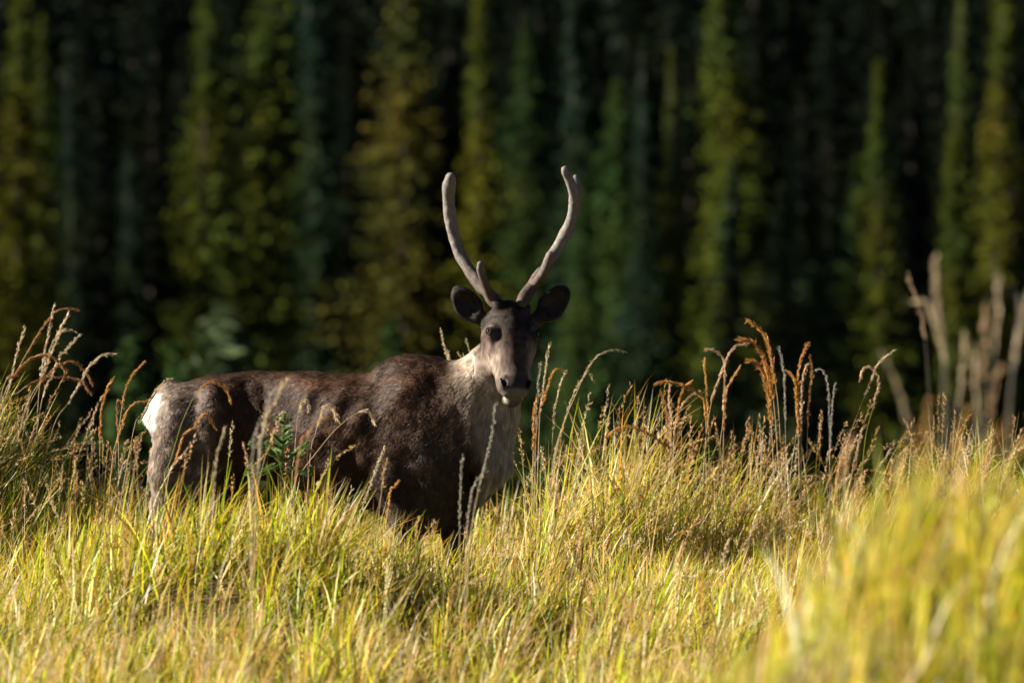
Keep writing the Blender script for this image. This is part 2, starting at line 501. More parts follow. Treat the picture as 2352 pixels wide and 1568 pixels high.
MAIN = [
 (22, -150, 152, 'yellow', "olive and orange spruce cut by the left edge of the picture", 1.15, 0, .02),
 (95, 40, 166, 'olive', "thin dim spruce just right of the leftmost orange one", .8, 1, 0),
 (185, 120, 172, 'blue', "faint blue-green spruce at the left of the black gap", .8, 2, 0),
 (300, 330, 170, 'blue', "faint blue-green spire inside the black gap on the left", .55, 3, 0),
 (432, -160, 150, 'olive', "tall olive spruce leaning slightly, above the rump of the caribou", .95, 4, .02),
 (578, -180, 152, 'olive', "broad olive spruce above the hips of the caribou", 1.2, 5, .01),
 (735, -120, 165, 'blue', "dull green spruce above the middle of the back", 1.05, 6, 0),
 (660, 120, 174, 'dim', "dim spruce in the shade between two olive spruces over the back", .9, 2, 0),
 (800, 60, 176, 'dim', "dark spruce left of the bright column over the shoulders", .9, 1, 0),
 (935, -200, 149, 'rust', "wide olive and rust-brown spruce left of the antlers", 1.3, 3, -.01),
 (1105, -60, 151, 'yellow', "yellow-olive spruce directly behind the left antler", .95, 0, 0),
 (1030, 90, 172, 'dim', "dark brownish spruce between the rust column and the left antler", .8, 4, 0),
 (1195, 40, 164, 'green', "dull green spruce between the two antlers", .95, 5, 0),
 (1275, 120, 168, 'blue', "bluish spruce rising between the antlers on the right side", .8, 6, 0),
 (1345, -20, 156, 'blue', "bluish green spruce passing behind the forked antler tip", .85, 1, 0),
 (1320, 420, 146, 'green', "green spruce lit beside the right antler beam", .8, 2, 0),
 (1415, 190, 153, 'green', "green spire whose tip stands just right of the forked antler", .85, 3, 0),
 (1478, 90, 163, 'blue', "slim bluish spire right of the green one beside the antler", .6, 4, 0),
 (1465, 540, 147, 'blue', "low bluish spire with its top level with the antler bases", .8, 5, 0),
 (1550, 120, 152, 'olive', "slim spruce turning olive-yellow halfway down, right of the antlers", .65, 6, 0),
 (1655, 370, 150, 'blue', "bluish spire with its tip at mid height, left one of a close pair", .75, 0, .03),
 (1700, 340, 154, 'olive', "olive spire with its tip at mid height, right one of a close pair", .7, 1, 0),
 (1740, -180, 160, 'olive', "olive spruce with a heavy drooping top, upper right of centre", 1.1, 3, -.03),
 (1785, 430, 149, 'pale', "pale bluish spire with a blunt top above the tallest grass heads", 1.0, 5, 0),
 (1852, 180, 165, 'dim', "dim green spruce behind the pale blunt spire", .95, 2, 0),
 (1895, 540, 150, 'green', "short green spire between two brighter ones over the right ridge", .7, 4, 0),
 (1968, 365, 152, 'green', "bright green spire with its tip at mid height in the right part", .75, 6, 0),
 (2025, 140, 148, 'olive', "long olive column reaching down to the grass on the right", .85, 0, 0),
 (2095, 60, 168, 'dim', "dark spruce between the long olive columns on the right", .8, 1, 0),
 (2165, -60, 153, 'olive', "slim yellow-green spruce right of the narrow black gap", .7, 2, .01),
 (2255, -170, 150, 'yellow', "yellow-green spruce leaning left near the right edge", .75, 4, .03),
 (2215, 330, 147, 'olive', "lower olive spire just left of the leaning yellow-green one", .75, 6, 0),
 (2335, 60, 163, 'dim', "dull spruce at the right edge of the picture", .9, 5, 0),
]
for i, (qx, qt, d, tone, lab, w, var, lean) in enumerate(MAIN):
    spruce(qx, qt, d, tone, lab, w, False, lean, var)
for qx, qt, d, tone, lab, w, var in [
    (535, 705, 84, 'pale', "small pale grey-green young spruce just above the rump", 1.5, 0),
    (302, 775, 86, 'green', "small dark green young spruce between the left tussock and the rump", 1.0, 1),
    (420, 790, 92, 'green', "small young spruce between the other two low over the rump", 1.0, 2),
    (905, 735, 96, 'green', "low green young spruce behind the shoulder hump", .95, 1),
    (1390, 800, 98, 'green', "low young spruce right of the muzzle", .9, 2)]:
    spruce(qx, qt, d, tone, lab, w, True, 0, var, "young spruces at the foot of the forest")
# dim back rows that nothing tells apart
fr = np.random.default_rng(5)
n_fill = 0
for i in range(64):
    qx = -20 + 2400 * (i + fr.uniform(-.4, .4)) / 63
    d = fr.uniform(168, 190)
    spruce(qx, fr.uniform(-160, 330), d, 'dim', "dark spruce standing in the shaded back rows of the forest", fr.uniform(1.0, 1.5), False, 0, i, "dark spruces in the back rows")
def distant_forest():
    Vs, Fs, Cs, n0 = [], [], [], 0
    r = np.random.default_rng(11)
    protos = []
    for k in range(5):
        protos.append(crown_arrays(np.random.default_rng(300 + k), 1.0 * 15, 1.35, 36, 6, 3, irregular=.5, shape=.5, low=.02, sz=1.5))
    pts = []
    # behind the named trees, inside and outside the picture
    for y in np.arange(190, 320, 3.6):
        half = y * .076 + 60 * (y < 250)
        for x in np.arange(-half - 10, half * .55 + 8, 1.5 if y < 215 else 3.0):
            pts.append((x + r.uniform(-1, 1), y + r.uniform(-2, 2), r.uniform(13, 21)))
    # the wood goes on to the left of the picture
    for y in np.arange(140, 190, 3.6):
        for x in np.arange(-50, -y * .076 - 2.5, 2.4):
            pts.append((x + r.uniform(-1, 1), y + r.uniform(-1.5, 1.5), r.uniform(13, 20)))
    for x, y, H in pts:
        v, f, c = protos[r.integers(5)]
        a = r.uniform(0, 6.28); ca, sa = math.cos(a), math.sin(a)
        z0 = float(terrain(x, y))
        p = np.stack([v[:, 0] * ca - v[:, 1] * sa + x, v[:, 0] * sa + v[:, 1] * ca + y, v[:, 2] * H / 15 + z0], 1)
        Vs.append(p); Fs.append(f + n0); Cs.append(c); n0 += len(p)
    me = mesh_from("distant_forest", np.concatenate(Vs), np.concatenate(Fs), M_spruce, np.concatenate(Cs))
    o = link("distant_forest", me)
    o.color = (.008, .013, .008, 1)  # near-black needles: shade of the deep wood put into the colour
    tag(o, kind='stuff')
    print("forest trees", len(pts), "faces", n0 // 4)
distant_forest()

# ------------------------------------------------------------------ caribou
def lin(a, b, h): return np.concatenate([np.arange(a, b, h)])
HEADING = np.array([0.94, -0.34, 0.0])
def axis_dy(x): return -0.36 * (x + 0.78)

A_ = C2(792, 1180, -.53) - C2(742, 340, -.33)
A_ = unit(A_)                                 # along the face, poll to nose
W_ = unit(np.array([1.0, 0.25, 0.02])); W_ = unit(W_ - A_ * (W_ @ A_))
V_ = np.cross(A_, W_)
if V_[1] > 0: V_ = -V_
HEAD_O = C2(742, 338, -.33)
def head_local(P):
    p = P - HEAD_O
    return p @ A_, p @ W_, p @ V_
def head_pt(u, w, v): return HEAD_O + A_ * u + W_ * w + V_ * v
HR = np.stack([A_, W_, V_])

TR = np.array([  # x, top, bottom in picture units, half width in metres
    (338, 945, 985, .03), (350, 915, 1030, .09), (365, 895, 1060, .14), (390, 882, 1100, .17), (430, 871, 1130, .195), (480, 856, 1140, .205), (530, 849, 1125, .185),
    (570, 848, 1110, .135), (610, 848, 1110, .125), (655, 849, 1118, .17), (710, 850, 1130, .225), (780, 851, 1150, .245), (830, 850, 1165, .232), (880, 842, 1190, .215),
    (910, 826, 1205, .213), (940, 816, 1225, .22), (975, 816, 1236, .225), (1010, 826, 1230, .215), (1040, 840, 1195, .20), (1080, 858, 1165, .17), (1120, 885, 1130, .12), (1150, 930, 1080, .07)])

def build_caribou():
    root = empty("caribou", (-0.75, 30.0, 0))
    tag(root, "dark brown caribou with pale neck and velvet antlers standing in tall grass, facing the camera", "caribou")
    def child(o):
        o.parent = root
        o.matrix_parent_inverse = Matrix.Translation(root.location).inverted()
        return o
    xs = np.concatenate([lin(-1.78, -.30, .008), lin(-.30, .30, .004)])
    ys = np.concatenate([lin(29.32, 29.80, .005), lin(29.80, 30.62, .009)])
    zs = np.concatenate([lin(-.03, .86, .009), lin(.86, 1.50, .004)])
    fd = Field(xs, ys, zs)
    # trunk
    r, X, Y, Z = fd.region((-1.8, 29, .3), (.2, 31, 1.4))
    tx = (TR[:, 0] - 1176) / PX
    top = CAM_Z + (784 - TR[:, 1]) / PX - .012; bot = CAM_Z + (784 - TR[:, 2]) / PX + .012
    tp = np.interp(X, tx, top); bt = np.interp(X, tx, bot); w = np.interp(X, tx, TR[:, 3]) * 1.04
    rz = np.maximum((tp - bt) / 2, .01); zc = (tp + bt) / 2
    yc = 30 + axis_dy(X)
    zz = (Z - zc) / rz; uu = (Y - yc) / (w * (1 - .10 * np.clip(zz, 0, 1)))
    k0 = (np.abs(zz) ** 2.2 + np.abs(uu) ** 2.2) ** (1 / 2.2)
    d = (k0 - 1) * np.minimum(rz, w) * 1.0
    d = np.where(X < tx[0], np.hypot(np.maximum(d, 0), tx[0] - X) + .005, d)
    d = np.where(X > tx[-1], np.hypot(np.maximum(d, 0), X - tx[-1]) + .005, d)
    fd.blend(r, d.astype(np.float32), 0.0)
    S = np.array([-.34, -.94, 0])              # towards the flank that is seen
    def side(q, off): 
        p = Q(*q); p[1] = 30 + axis_dy(p[0]); return p + S * off
    tilt = lambda a: np.array([[math.cos(a), 0, math.sin(a)], [0, 1, 0], [-math.sin(a), 0, math.cos(a)]])
    fd.ell(side((440, 975), .085), (.135, .13, .165), tilt(.3), k=.05)            # haunch
    fd.ell(side((470, 1050), .09), (.11, .10, .17), tilt(-.2), k=.05)
    fd.ell(side((440, 975), -.09), (.13, .12, .165), k=.05)
    fd.ell(side((520, 925), .115), (.05, .075, .09), tilt(.4), k=.05)              # hip point
    fd.ell(side((500, 990), .115), (.06, .08, .11), tilt(-.1), k=.05)
    fd.ell(side((950, 955), .105), (.10, .095, .18), tilt(-.25), k=.07)         # shoulder blade
    fd.ell(side((905, 1045), .13), (.055, .075, .13), tilt(.15), k=.04)          # upper arm edge
    fd.ell(side((1000, 1030), .10), (.10, .11, .16), tilt(.3), k=.05)
    fd.ell(side((960, 945), -.11), (.09, .10, .2), k=.05)
    fd.ell(side((945, 850), .0), (.15, .06, .055), k=.06)             # hump over the withers
    fd.ell(side((845, 1045), .275), (.065, .06, .12), tilt(.1), k=.05, cut=True)
    # tail
    fd.cone(Q(392, 905, 30.26), Q(352, 955, 30.25), .055, .030, .05)
    # hind legs
    def leg(pts, k=.03):
        for a, b in zip(pts[:-1], pts[1:]):
            fd.cone(a[0], b[0], a[1], b[1], k)
    g = 0.0
    def L(qx, z, off, dy=0):
        x = (qx - 1176) / PX
        return np.array([x, 30 + axis_dy(x), z]) + S * off
    leg([(L(435, .78, .11), .125), (L(415, .60, .12), .10), (L(402, .47, .12), .068), (L(392, .33, .12), .045), (L(412, .18, .12), .032), (L(425, .06, .12), .036), (L(436, .02, .12), .032)])
    leg([(L(490, .62, .12), .075), (L(440, .47, .12), .055)])
    leg([(L(490, .75, -.12), .12), (L(510, .58, -.13), .09), (L(475, .40, -.13), .05), (L(482, .2, -.13), .032), (L(492, .05, -.13), .035)])
    leg([(L(945, .75, .12), .11), (L(938, .58, .13), .10), (L(955, .42, .12), .075), (L(965, .33, .12), .05), (L(967, .16, .12), .032), (L(975, .05, .12), .036), (L(986, .02, .12), .03)])
    leg([(L(975, .60, .1), .08), (L(985, .45, .11), .06)])
    leg([(L(1000, .75, -.1), .11), (L(1012, .58, -.12), .10), (L(1022, .38, -.12), .07), (L(1022, .18, -.12), .033), (L(1034, .04, -.12), .036)])
    # neck and chest mane
    fd.cone(Q(1075, 945, 29.86), Q(1166, 800, 29.70), .175, .10, .06)
    fd.cone(Q(1020, 940, 29.93), Q(1090, 930, 29.83), .19, .17, .08)
    fd.cone(Q(1150, 905, 29.74), Q(1118, 1055, 29.80), .078, .095, .05)
    fd.cone(Q(1118, 1055, 29.80), Q(1070, 1160, 29.86), .085, .05, .05)
    fd.ell(Q(1083, 1125, 29.66), (.036, .10, .12), tilt(.18), k=.03, cut=True)        # hollow between foreleg and brisket
    # head
    hu = np.array([-.03, 0, .04, .08, .12, .15, .19, .24, .29, .34, .39, .42, .445])
    hw = np.array([.050, .078, .100, .114, .120, .121, .113, .099, .086, .076, .075, .067, .04])
    ht = np.array([-.02, .015, .032, .040, .045, .046, .042, .034, .024, .016, .012, .004, -.015])
    hb = np.array([-.10, -.13, -.15, -.165, -.17, -.17, -.17, -.155, -.135, -.11, -.09, -.08, -.06])
    r, X, Y, Z = fd.region((-.2, 29.3, .86), (.25, 29.95, 1.42))
    px, py, pz = X - HEAD_O[0], Y - HEAD_O[1], Z - HEAD_O[2]
    u = px * A_[0] + py * A_[1] + pz * A_[2]; ww = px * W_[0] + py * W_[1] + pz * W_[2]; v = px * V_[0] + py * V_[1] + pz * V_[2]
    t_ = np.interp(u, hu, ht); b_ = np.interp(u, hu, hb); w_ = np.interp(u, hu, hw)
    rv = (t_ - b_) / 2; vc = (t_ + b_) / 2
    vn = (v - vc) / rv
    k0 = np.sqrt(vn ** 2 + (ww / (w_ * (1 - .25 * np.clip(vn, -.2, 1)))) ** 2)
    d = (k0 - 1) * np.minimum(rv, w_)
    d = np.where(u < hu[0], np.hypot(np.maximum(d, 0), hu[0] - u) + .003, d)
    d = np.where(u > hu[-1], np.hypot(np.maximum(d, 0), u - hu[-1]) + .003, d)
    fd.blend(r, d.astype(np.float32), .03)
    for s in (-1, 1):
        fd.ell(head_pt(.150, s * .088, -.012), (.040, .032, .034), HR, k=.022)       # brow
        fd.ell(head_pt(.19, s * .092, -.045), (.04, .018, .03), HR, k=.025)        # cheek bone
        fd.ell(head_pt(.02, s * .055, .0), (.03, .03, .025), HR, k=.025)          # antler base
    fd.ell(head_pt(.405, 0, -.025), (.046, .068, .046), HR, k=.015)
    fd.ell(head_pt(.37, 0, .0), (.05, .045, .028), HR, k=.02)
    for s in (-1, 1):
        fd.ell(head_pt(.395, s * .052, -.004), (.034, .020, .028), HR, k=.010)
        fd.ell(head_pt(.402, s * .052, .020), (.021, .0115, .036), HR, k=.006, cut=True)
        fd.ell(head_pt(.385, s * .060, .008), (.020, .006, .030), HR, k=.005, cut=True)
    fd.ell(head_pt(.452, 0, -.055), (.010, .06, .02), HR, k=.006, cut=True)
    fd.ell(head_pt(.432, 0, -.086), (.032, .038, .034), HR, k=.006)
    # ears
    ears = []
    for s, bs, tp in ((-1, (452, 525), (208, 190)), (1, (1000, 522), (1278, 175))):
        base = C2(*bs, -.28); tip = C2(*tp, -.29)
        Lx = unit(tip - base); nrm = unit(np.array([s * .15, -1, -.1])); nrm = unit(nrm - Lx * (nrm @ Lx)); Wx = np.cross(nrm, Lx)
        c = (base + tip) / 2 + Lx * .004
        R = np.stack([Lx, Wx, nrm])
        c2 = c - (Wx * .008 if Wx[2] > 0 else -Wx * .008)
        fd.ell(c2, (.080, .060, .026), R, k=.012)
        fd.ell(c2 + Lx * .048, (.048, .044, .022), R, k=.012)
        fd.ell(c2 + nrm * .020 + Lx * .004, (.070, .049, .026), R, k=.006, cut=True)
        fd.cone(base - Lx * .01 + np.array([-s * .02, .01, -.005]), base + Lx * .03 - nrm * .012, .034, .026, .03)
        ears.append((base, tip, Lx, nrm))
    V, Fq = fd.mesh(2)
    N = vertex_normals(V, Fq)
    # slack hide, ribs and muscle under the coat
    qx_ = V[:, 0] / V[:, 1] * 30 * PX + 1176; qz_ = 784 - (V[:, 2] - CAM_Z) / V[:, 1] * 30 * PX
    tor = sstep(.98, .90, V[:, 2]) + sstep(1040, 1000, qx_); tor = np.clip(tor, 0, 1) * (qx_ < 1120)
    sl = V[:, 0] * .86 - V[:, 2] * .5; al = V[:, 0] * .5 + V[:, 2] * .86
    rb = vnoise(np.stack([sl, V[:, 1] * .3, al * .22], 1), 15, 51) - .5
    V = V + N * (rb * .022 * sstep(610, 680, qx_) * sstep(900, 830, qx_) * tor + (vnoise(V, 9, 52) - .5) * .016 * tor + (vnoise(V, 22, 53) - .5) * .007 * tor)[:, None]
    N = vertex_normals(V, Fq)

    def zones(P):
        qx = (P[:, 0]) / P[:, 1] * 30 * PX + 1176
        qy = 784 - (P[:, 2] - CAM_Z) / P[:, 1] * 30 * PX
        u, w, v = head_local(P)
        head = ((u > -.06) & (v > -.19 - .10 * (u < .1)) & (np.abs(w) < .14) & (u < .5) & (P[:, 1] < 29.80)).astype(float) * sstep(-.215, -.13, v)
        head *= sstep(.52, .47, u)
        ear = np.zeros(len(P)); inside = np.zeros(len(P))
        for s, (b, t, Lx, nrm) in zip((-1, 1), ears):
            q = P - (b + t) / 2
            Wd = np.cross(nrm, Lx)
            m = sstep(1.25, 1.05, np.sqrt((q @ Lx / .092) ** 2 + (q @ Wd / .07) ** 2)) * (np.abs(q @ nrm) < .06) * (np.abs(w) > .085)
            ear = np.maximum(ear, m)
        head = np.maximum(head, ear)
        return qx, qy, u, w, v, head, ear
    def mixc(c, c2, m):
        return c * (1 - m[:, None]) + np.asarray(c2) * m[:, None]
    def tint(P, Nn):
        qx, qy, u, w, v, head, ear = zones(P)
        n1 = vnoise(P, (9, 9, 22), 1); n2 = vnoise(P, 5, 2)
        c = np.tile(np.array([.047, .024, .0135]), (len(P), 1))
        c = mixc(c, (.080, .037, .019), sstep(.35, .75, n1) * sstep(560, 680, qx) * sstep(1010, 960, qx) * sstep(1040, 930, qy) * sstep(850, 880, qy))
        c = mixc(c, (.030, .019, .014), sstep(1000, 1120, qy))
        c = mixc(c, (.055, .044, .037), sstep(900, 1000, qx) * sstep(960, 1080, qy))
        c = mixc(c, (.15, .112, .09), sstep(540, 420, qx) * sstep(860, 900, qy))
        wob = (n2 - .5) * 30
        c = mixc(c, (.33, .265, .22), sstep(415, 355, qx + wob))
        c = mixc(c, (.30, .235, .19), sstep(400, 350, qx + wob) * sstep(915, 880, qy))
        c = mixc(c, (.9, .87, .8), sstep(378, 366, qx + wob * .3 + (qy - 900) * .10) * sstep(896, 906, qy) * sstep(985, 962, qy))
        # neck and mane
        nk = sstep(1035, 1100, qx + wob * 1.3 - (qy - 900) * .10 * (qy < 980)) * sstep(1075, 970, qy - (qx - 1100) * 1.2)
        c = mixc(c, (.13, .088, .06), sstep(1000, 1060, qx + wob) * sstep(1100, 960, qy))
        c = mixc(c, (.58, .48, .38), nk)
        c = mixc(c, (.62, .56, .47), sstep(1105, 1150, qx + wob) * sstep(1000, 930, qy) * nk)
        c = mixc(c, (.50, .47, .43), sstep(1098, 1124, qx + wob * .4 + (qy - 1080) * .35 * (qy > 1080)) * sstep(930, 980, qy) * sstep(1230, 1180, qy))
        # legs
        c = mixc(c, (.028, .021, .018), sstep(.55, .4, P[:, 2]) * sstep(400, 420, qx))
        # head
        hc = np.tile(np.array([.078, .054, .041]), (len(P), 1))
        hc = mixc(hc, (.20, .152, .118), sstep(.17, .27, u) * sstep(.03, .055, np.abs(w)))
        dors = sstep(.085, .035, np.abs(w)) * sstep(-.04, .0, v)
        hc = mixc(hc, (.045, .03, .023), dors * .92)
        hc = hc * (.35 + 1.2 * vnoise(P, (90, 90, 38), 61))[:, None]
        hc = mixc(hc, (.024, .018, .015), sstep(.160, .125, u - .02 * (w > .02)) * sstep(-.06, -.02, v))  # dark brown forehead, with the ear and antler shadow painted in
        hc = mixc(hc, (.03, .022, .018), sstep(.13, .09, u) * sstep(-.11, -.06, v))
        ed = np.sqrt(((u - .152) / .030) ** 2 + ((np.abs(w) - .108) / .03) ** 2 + ((v - 0) / .030) ** 2)
        hc = mixc(hc, (.38, .31, .25), sstep(1.6, 1.1, ed) * sstep(.16, .12, u) * .8)
        hc = mixc(hc, (.05, .038, .03), sstep(.6, .45, ed))
        hc = mixc(hc, (.08, .06, .05), sstep(.335, .375, u) * sstep(-.09, -.05, v))
        hc = mixc(hc, (.035, .028, .026), sstep(.36, .385, u) * sstep(.075, .05, np.abs(w)) * sstep(-.08, -.04, v))
        hc = mixc(hc, (.17, .15, .13), sstep(.424, .436, u) * sstep(-.075, -.055, v) * .8)
        hc = mixc(hc, (.10, .085, .075), sstep(.40, .42, u) * sstep(-.06, -.075, v))
        hc = mixc(hc, (.36, .32, .27), sstep(.40, .42, u) * sstep(-.06, -.08, v) * sstep(-.012, -.026, w))  # sunlit left side of the lower lip painted paler
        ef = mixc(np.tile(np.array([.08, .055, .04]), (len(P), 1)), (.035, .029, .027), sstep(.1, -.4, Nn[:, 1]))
        hc = mixc(hc, (.10, .075, .055), ear)
        hc = ef * ear[:, None] + hc * (1 - ear[:, None])
        return c * (1 - head[:, None]) + hc * head[:, None]
    def flow(P):
        qx, qy, u, w, v, head, ear = zones(P)
        f = np.tile(-HEADING * .8 + np.array([0, 0, -.55]), (len(P), 1))
        def mx(f, g, m): return f * (1 - m[:, None]) + np.asarray(g) * m[:, None]
        f = mx(f, (-.35, .05, -1), sstep(450, 380, qx) * sstep(890, 920, qy))
        f = mx(f, (0, 0, -1), sstep(.65, .5, P[:, 2]))
        f = mx(f, (-.55, .1, -.85), sstep(1000, 1080, qx))
        f = mx(f, (-.12, 0, -1), sstep(1090, 1140, qx))
        f = mx(f, -A_ + V_ * -.3, head)
        for s, (b, t, Lx, nrm) in zip((-1, 1), ears):
            f = mx(f, Lx, ear * (P[:, 0] * s > .02 * s + (0 if s > 0 else 0)))
        return f
    def length(P):
        qx, qy, u, w, v, head, ear = zones(P)
        l = np.full(len(P), .020)
        l = l + .018 * sstep(1030, 1100, qx) + .022 * sstep(1100, 1150, qx) * sstep(900, 960, qy)
        l = l + .016 * sstep(385, 360, qx) * sstep(890, 910, qy)
        l = l * (1 - .4 * sstep(.55, .4, P[:, 2]))
        l = l * (1 - head) + head * (.0080 + .006 * sstep(.30, .12, u) + .004 * ear + .012 * sstep(.40, .44, u) * sstep(-.06, -.09, v))
        return l
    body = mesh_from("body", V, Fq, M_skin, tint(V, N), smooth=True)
    child(link("body", body))
    def dens(P):
        qx, qy, u, w, v, head, ear = zones(P)
        return 60000 * (1 + .9 * head) * (1 - .55 * sstep(.5, .35, P[:, 2])) * (1 - .6 * ((P[:, 1] > 30 + axis_dy(P[:, 0]) + .1) & (P[:, 2] < 1.0)))
    P, Nn = scatter_on(V, Fq, N, dens)
    qx, qy, u, w, v, head, ear = zones(P)
    keep = ~((u > .365) & (np.abs(w) < .078) & (v > -.045) & (v < .08))        # bare nose pad
    P, Nn = P[keep], Nn[keep]
    qx, qy, u, w, v, head, ear = zones(P)
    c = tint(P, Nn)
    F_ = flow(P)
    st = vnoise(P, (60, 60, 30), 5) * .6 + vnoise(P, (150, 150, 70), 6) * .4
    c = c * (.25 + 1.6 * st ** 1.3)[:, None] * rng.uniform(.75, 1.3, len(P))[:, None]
    frost = rng.random(len(P)) < .06
    c[frost] = c[frost] * .6 + np.array([.22, .18, .14]) * (.3 + c[frost].mean(1, keepdims=True) * 1.5)
    ln = length(P) * rng.uniform(.7, 1.25, len(P)) * (.65 + .7 * vnoise(P, 30, 8))
    o = hair_object("fur", P, Nn, F_, ln, (.0008 - .0003 * head), np.clip(c, 0, .95), M_fur, None, lift=.16, clump=.40)
    child(o)
    print("hairs", len(P), "body faces", len(Fq), time.perf_counter() - T0)
    # eyes
    m, n, l = new_mat("eye_brown")
    b = n["Principled BSDF"]; b.inputs["Base Color"].default_value = (.022, .009, .004, 1); b.inputs["Roughness"].default_value = .08
    m_lid = flat_mat("eyelid_skin", (.02, .015, .013), .8, .1)
    mp = flat_mat("eye_pupil", (.004, .004, .005), .03, .8)
    import bmesh
    for s in (-1, 1):
        bm = bmesh.new(); bmesh.ops.create_uvsphere(bm, u_segments=24, v_segments=16, radius=.0175)
        me = bpy.data.meshes.new("eye"); bm.to_mesh(me); bm.free()
        for p in me.polygons: p.use_smooth = True
        me.materials.append(m)
        look = unit(W_ * s * .66 + V_ * .74 - A_ * .02)
        oc = head_pt(.150, s * .090, -.012)
        e = link("eye", me, None, tuple(oc + look * .0185))
        child(e)
        bm = bmesh.new(); bmesh.ops.create_uvsphere(bm, u_segments=20, v_segments=12, radius=.011)
        me = bpy.data.meshes.new("pupil"); bm.to_mesh(me); bm.free()
        for p in me.polygons: p.use_smooth = True
        me.materials.append(mp)
        pp = link("pupil", me, e, tuple(look * .0072))
        # lids: an almond rim of dark skin
        la = unit(A_ - look * (A_ @ look)); lb = np.cross(look, la)
        tt = np.linspace(0, 2 * math.pi, 33)[:-1]
        ring = [(la * math.cos(t) * .0175 + lb * math.sin(t) * .0118 + look * (.0128 - .003 * abs(math.cos(t)) ** 2)) for t in tt]
        vs, fs = [], []
        for i, (t, q) in enumerate(zip(tt, ring)):
            rad_ = unit(la * math.cos(t) + lb * math.sin(t))
            for j in range(6):
                b_ = j / 6 * 2 * math.pi
                vs.append(q + rad_ * math.cos(b_) * .0036 + look * math.sin(b_) * .0034)
                i2 = (i + 1) % 32; j2 = (j + 1) % 6
                fs.append((i * 6 + j, i * 6 + j2, i2 * 6 + j2, i2 * 6 + j))
        lid = mesh_from("eyelid", vs, np.array(fs), m_lid, smooth=True)
        link("eyelid", lid, e)
    # nose pad
    # antlers
    def antler(label, chains, seed):
        pts = np.concatenate([np.array([p for p, r in ch]) for ch in chains])
        lo = pts.min(0) - .06; hi = pts.max(0) + .06
        h = .0042
        af = Field(np.arange(lo[0], hi[0], h), np.arange(lo[1], hi[1], h), np.arange(lo[2], hi[2], h))
        for ch in chains:
            # smooth the chain with Catmull-Rom so that the beam has no kinks
            p = np.array([a for a, b in ch]); r = np.array([b for a, b in ch])
            pe = np.vstack([2 * p[0] - p[1], p, 2 * p[-1] - p[-2]]); re = np.concatenate([[r[0]], r, [r[-1]]])
            S = []
            for i in range(1, len(pe) - 2):
                for t in np.linspace(0, 1, 5)[:-1]:
                    q = .5 * ((2 * pe[i]) + (-pe[i - 1] + pe[i + 1]) * t + (2 * pe[i - 1] - 5 * pe[i] + 4 * pe[i + 1] - pe[i + 2]) * t * t + (-pe[i - 1] + 3 * pe[i] - 3 * pe[i + 1] + pe[i + 2]) * t ** 3)
                    S.append((q, re[i] * (1 - t) + re[i + 1] * t))
            S.append((p[-1], r[-1]))
            for a, b in zip(S[:-1], S[1:]):
                af.cone(a[0], b[0], a[1], b[1], .010)
        AV, AF = af.mesh(1)
        AN = vertex_normals(AV, AF)
        AV = AV + AN * ((vnoise(AV, 45, seed) - .5) * .004 + (vnoise(AV, 16, seed + 1) - .5) * .006)[:, None]
        zr = AV[:, 2]
        def at(P):
            k = sstep(1.38, 1.68, P[:, 2])
            base = np.array([.078, .058, .045]) * (1 - k[:, None]) + np.array([.20, .178, .16]) * k[:, None]
            return base
        me = mesh_from("antler", AV, AF, M_skin, at(AV) * (.7 + .5 * vnoise(AV, (120, 120, 60), seed + 5))[:, None], smooth=True)
        a = child(link("antler", me))
        a['label'] = label
        HP, HN = scatter_on(AV, AF, AN, lambda c: np.full(len(c), 55000.))
        cc = at(HP) * (.6 + .9 * vnoise(HP, (90, 90, 45), seed + 3))[:, None] * rng.uniform(.7, 1.4, len(HP))[:, None]
        f = np.tile(np.array([0, .1, .75]), (len(HP), 1))
        vo = hair_object("velvet", HP, HN, f, rng.uniform(.004, .010, len(HP)), .00035, np.clip(cc, 0, .9), M_velvet, a, lift=1.1, clump=.5)
        vo.parent = a
        vo.matrix_parent_inverse = Matrix.Identity(4)
        return a
    Z = 1.0
    a1 = [(C1(600, 1290, -.34), .026), (C1(560, 1235, -.31), .027), (C1(482, 1160, -.27), .024), (C1(408, 1060, -.23), .024), (C1(345, 962, -.20), .0225), (C1(290, 860, -.18), .0225),
          (C1(243, 725, -.18), .0245), (C1(213, 585, -.20), .0245), (C1(202, 455, -.23), .0245), (C1(200, 330, -.28), .0265), (C1(213, 228, -.33), .020)]
    t1 = [(C1(575, 1262, -.33), .016), (C1(538, 1195, -.36), .017), (C1(495, 1095, -.40), .0155), (C1(468, 1010, -.43), .0145), (C1(462, 950, -.45), .0135)]
    antler("velvet antler with a thick blunt tip and a short forward tine", [a1, t1], 20)
    a2 = [(C1(808, 1275, -.34), .026), (C1(842, 1222, -.31), .026), (C1(885, 1155, -.27), .023), (C1(925, 1085, -.24), .021), (C1(985, 1000, -.21), .022), (C1(1050, 905, -.19), .023), (C1(1100, 830, -.18), .023),
          (C1(1155, 735, -.18), .0225), (C1(1205, 635, -.20), .0225), (C1(1238, 520, -.22), .022), (C1(1248, 420, -.25), .021), (C1(1236, 330, -.28), .0185), (C1(1205, 240, -.31), .0165), (C1(1168, 165, -.34), .0155)]
    f2 = [(C1(1240, 450, -.22), .017), (C1(1258, 370, -.21), .017), (C1(1268, 300, -.20), .015), (C1(1255, 228, -.19), .0125)]
    t2 = [(C1(905, 1130, -.27), .015), (C1(960, 1065, -.31), .018), (C1(1003, 1000, -.35), .018), (C1(1030, 930, -.39), .0165), (C1(1046, 872, -.42), .0145)]
    antler("velvet antler with a forked tip and a tine lying along its beam", [a2, f2, t2], 40)
    return root
caribou = build_caribou()

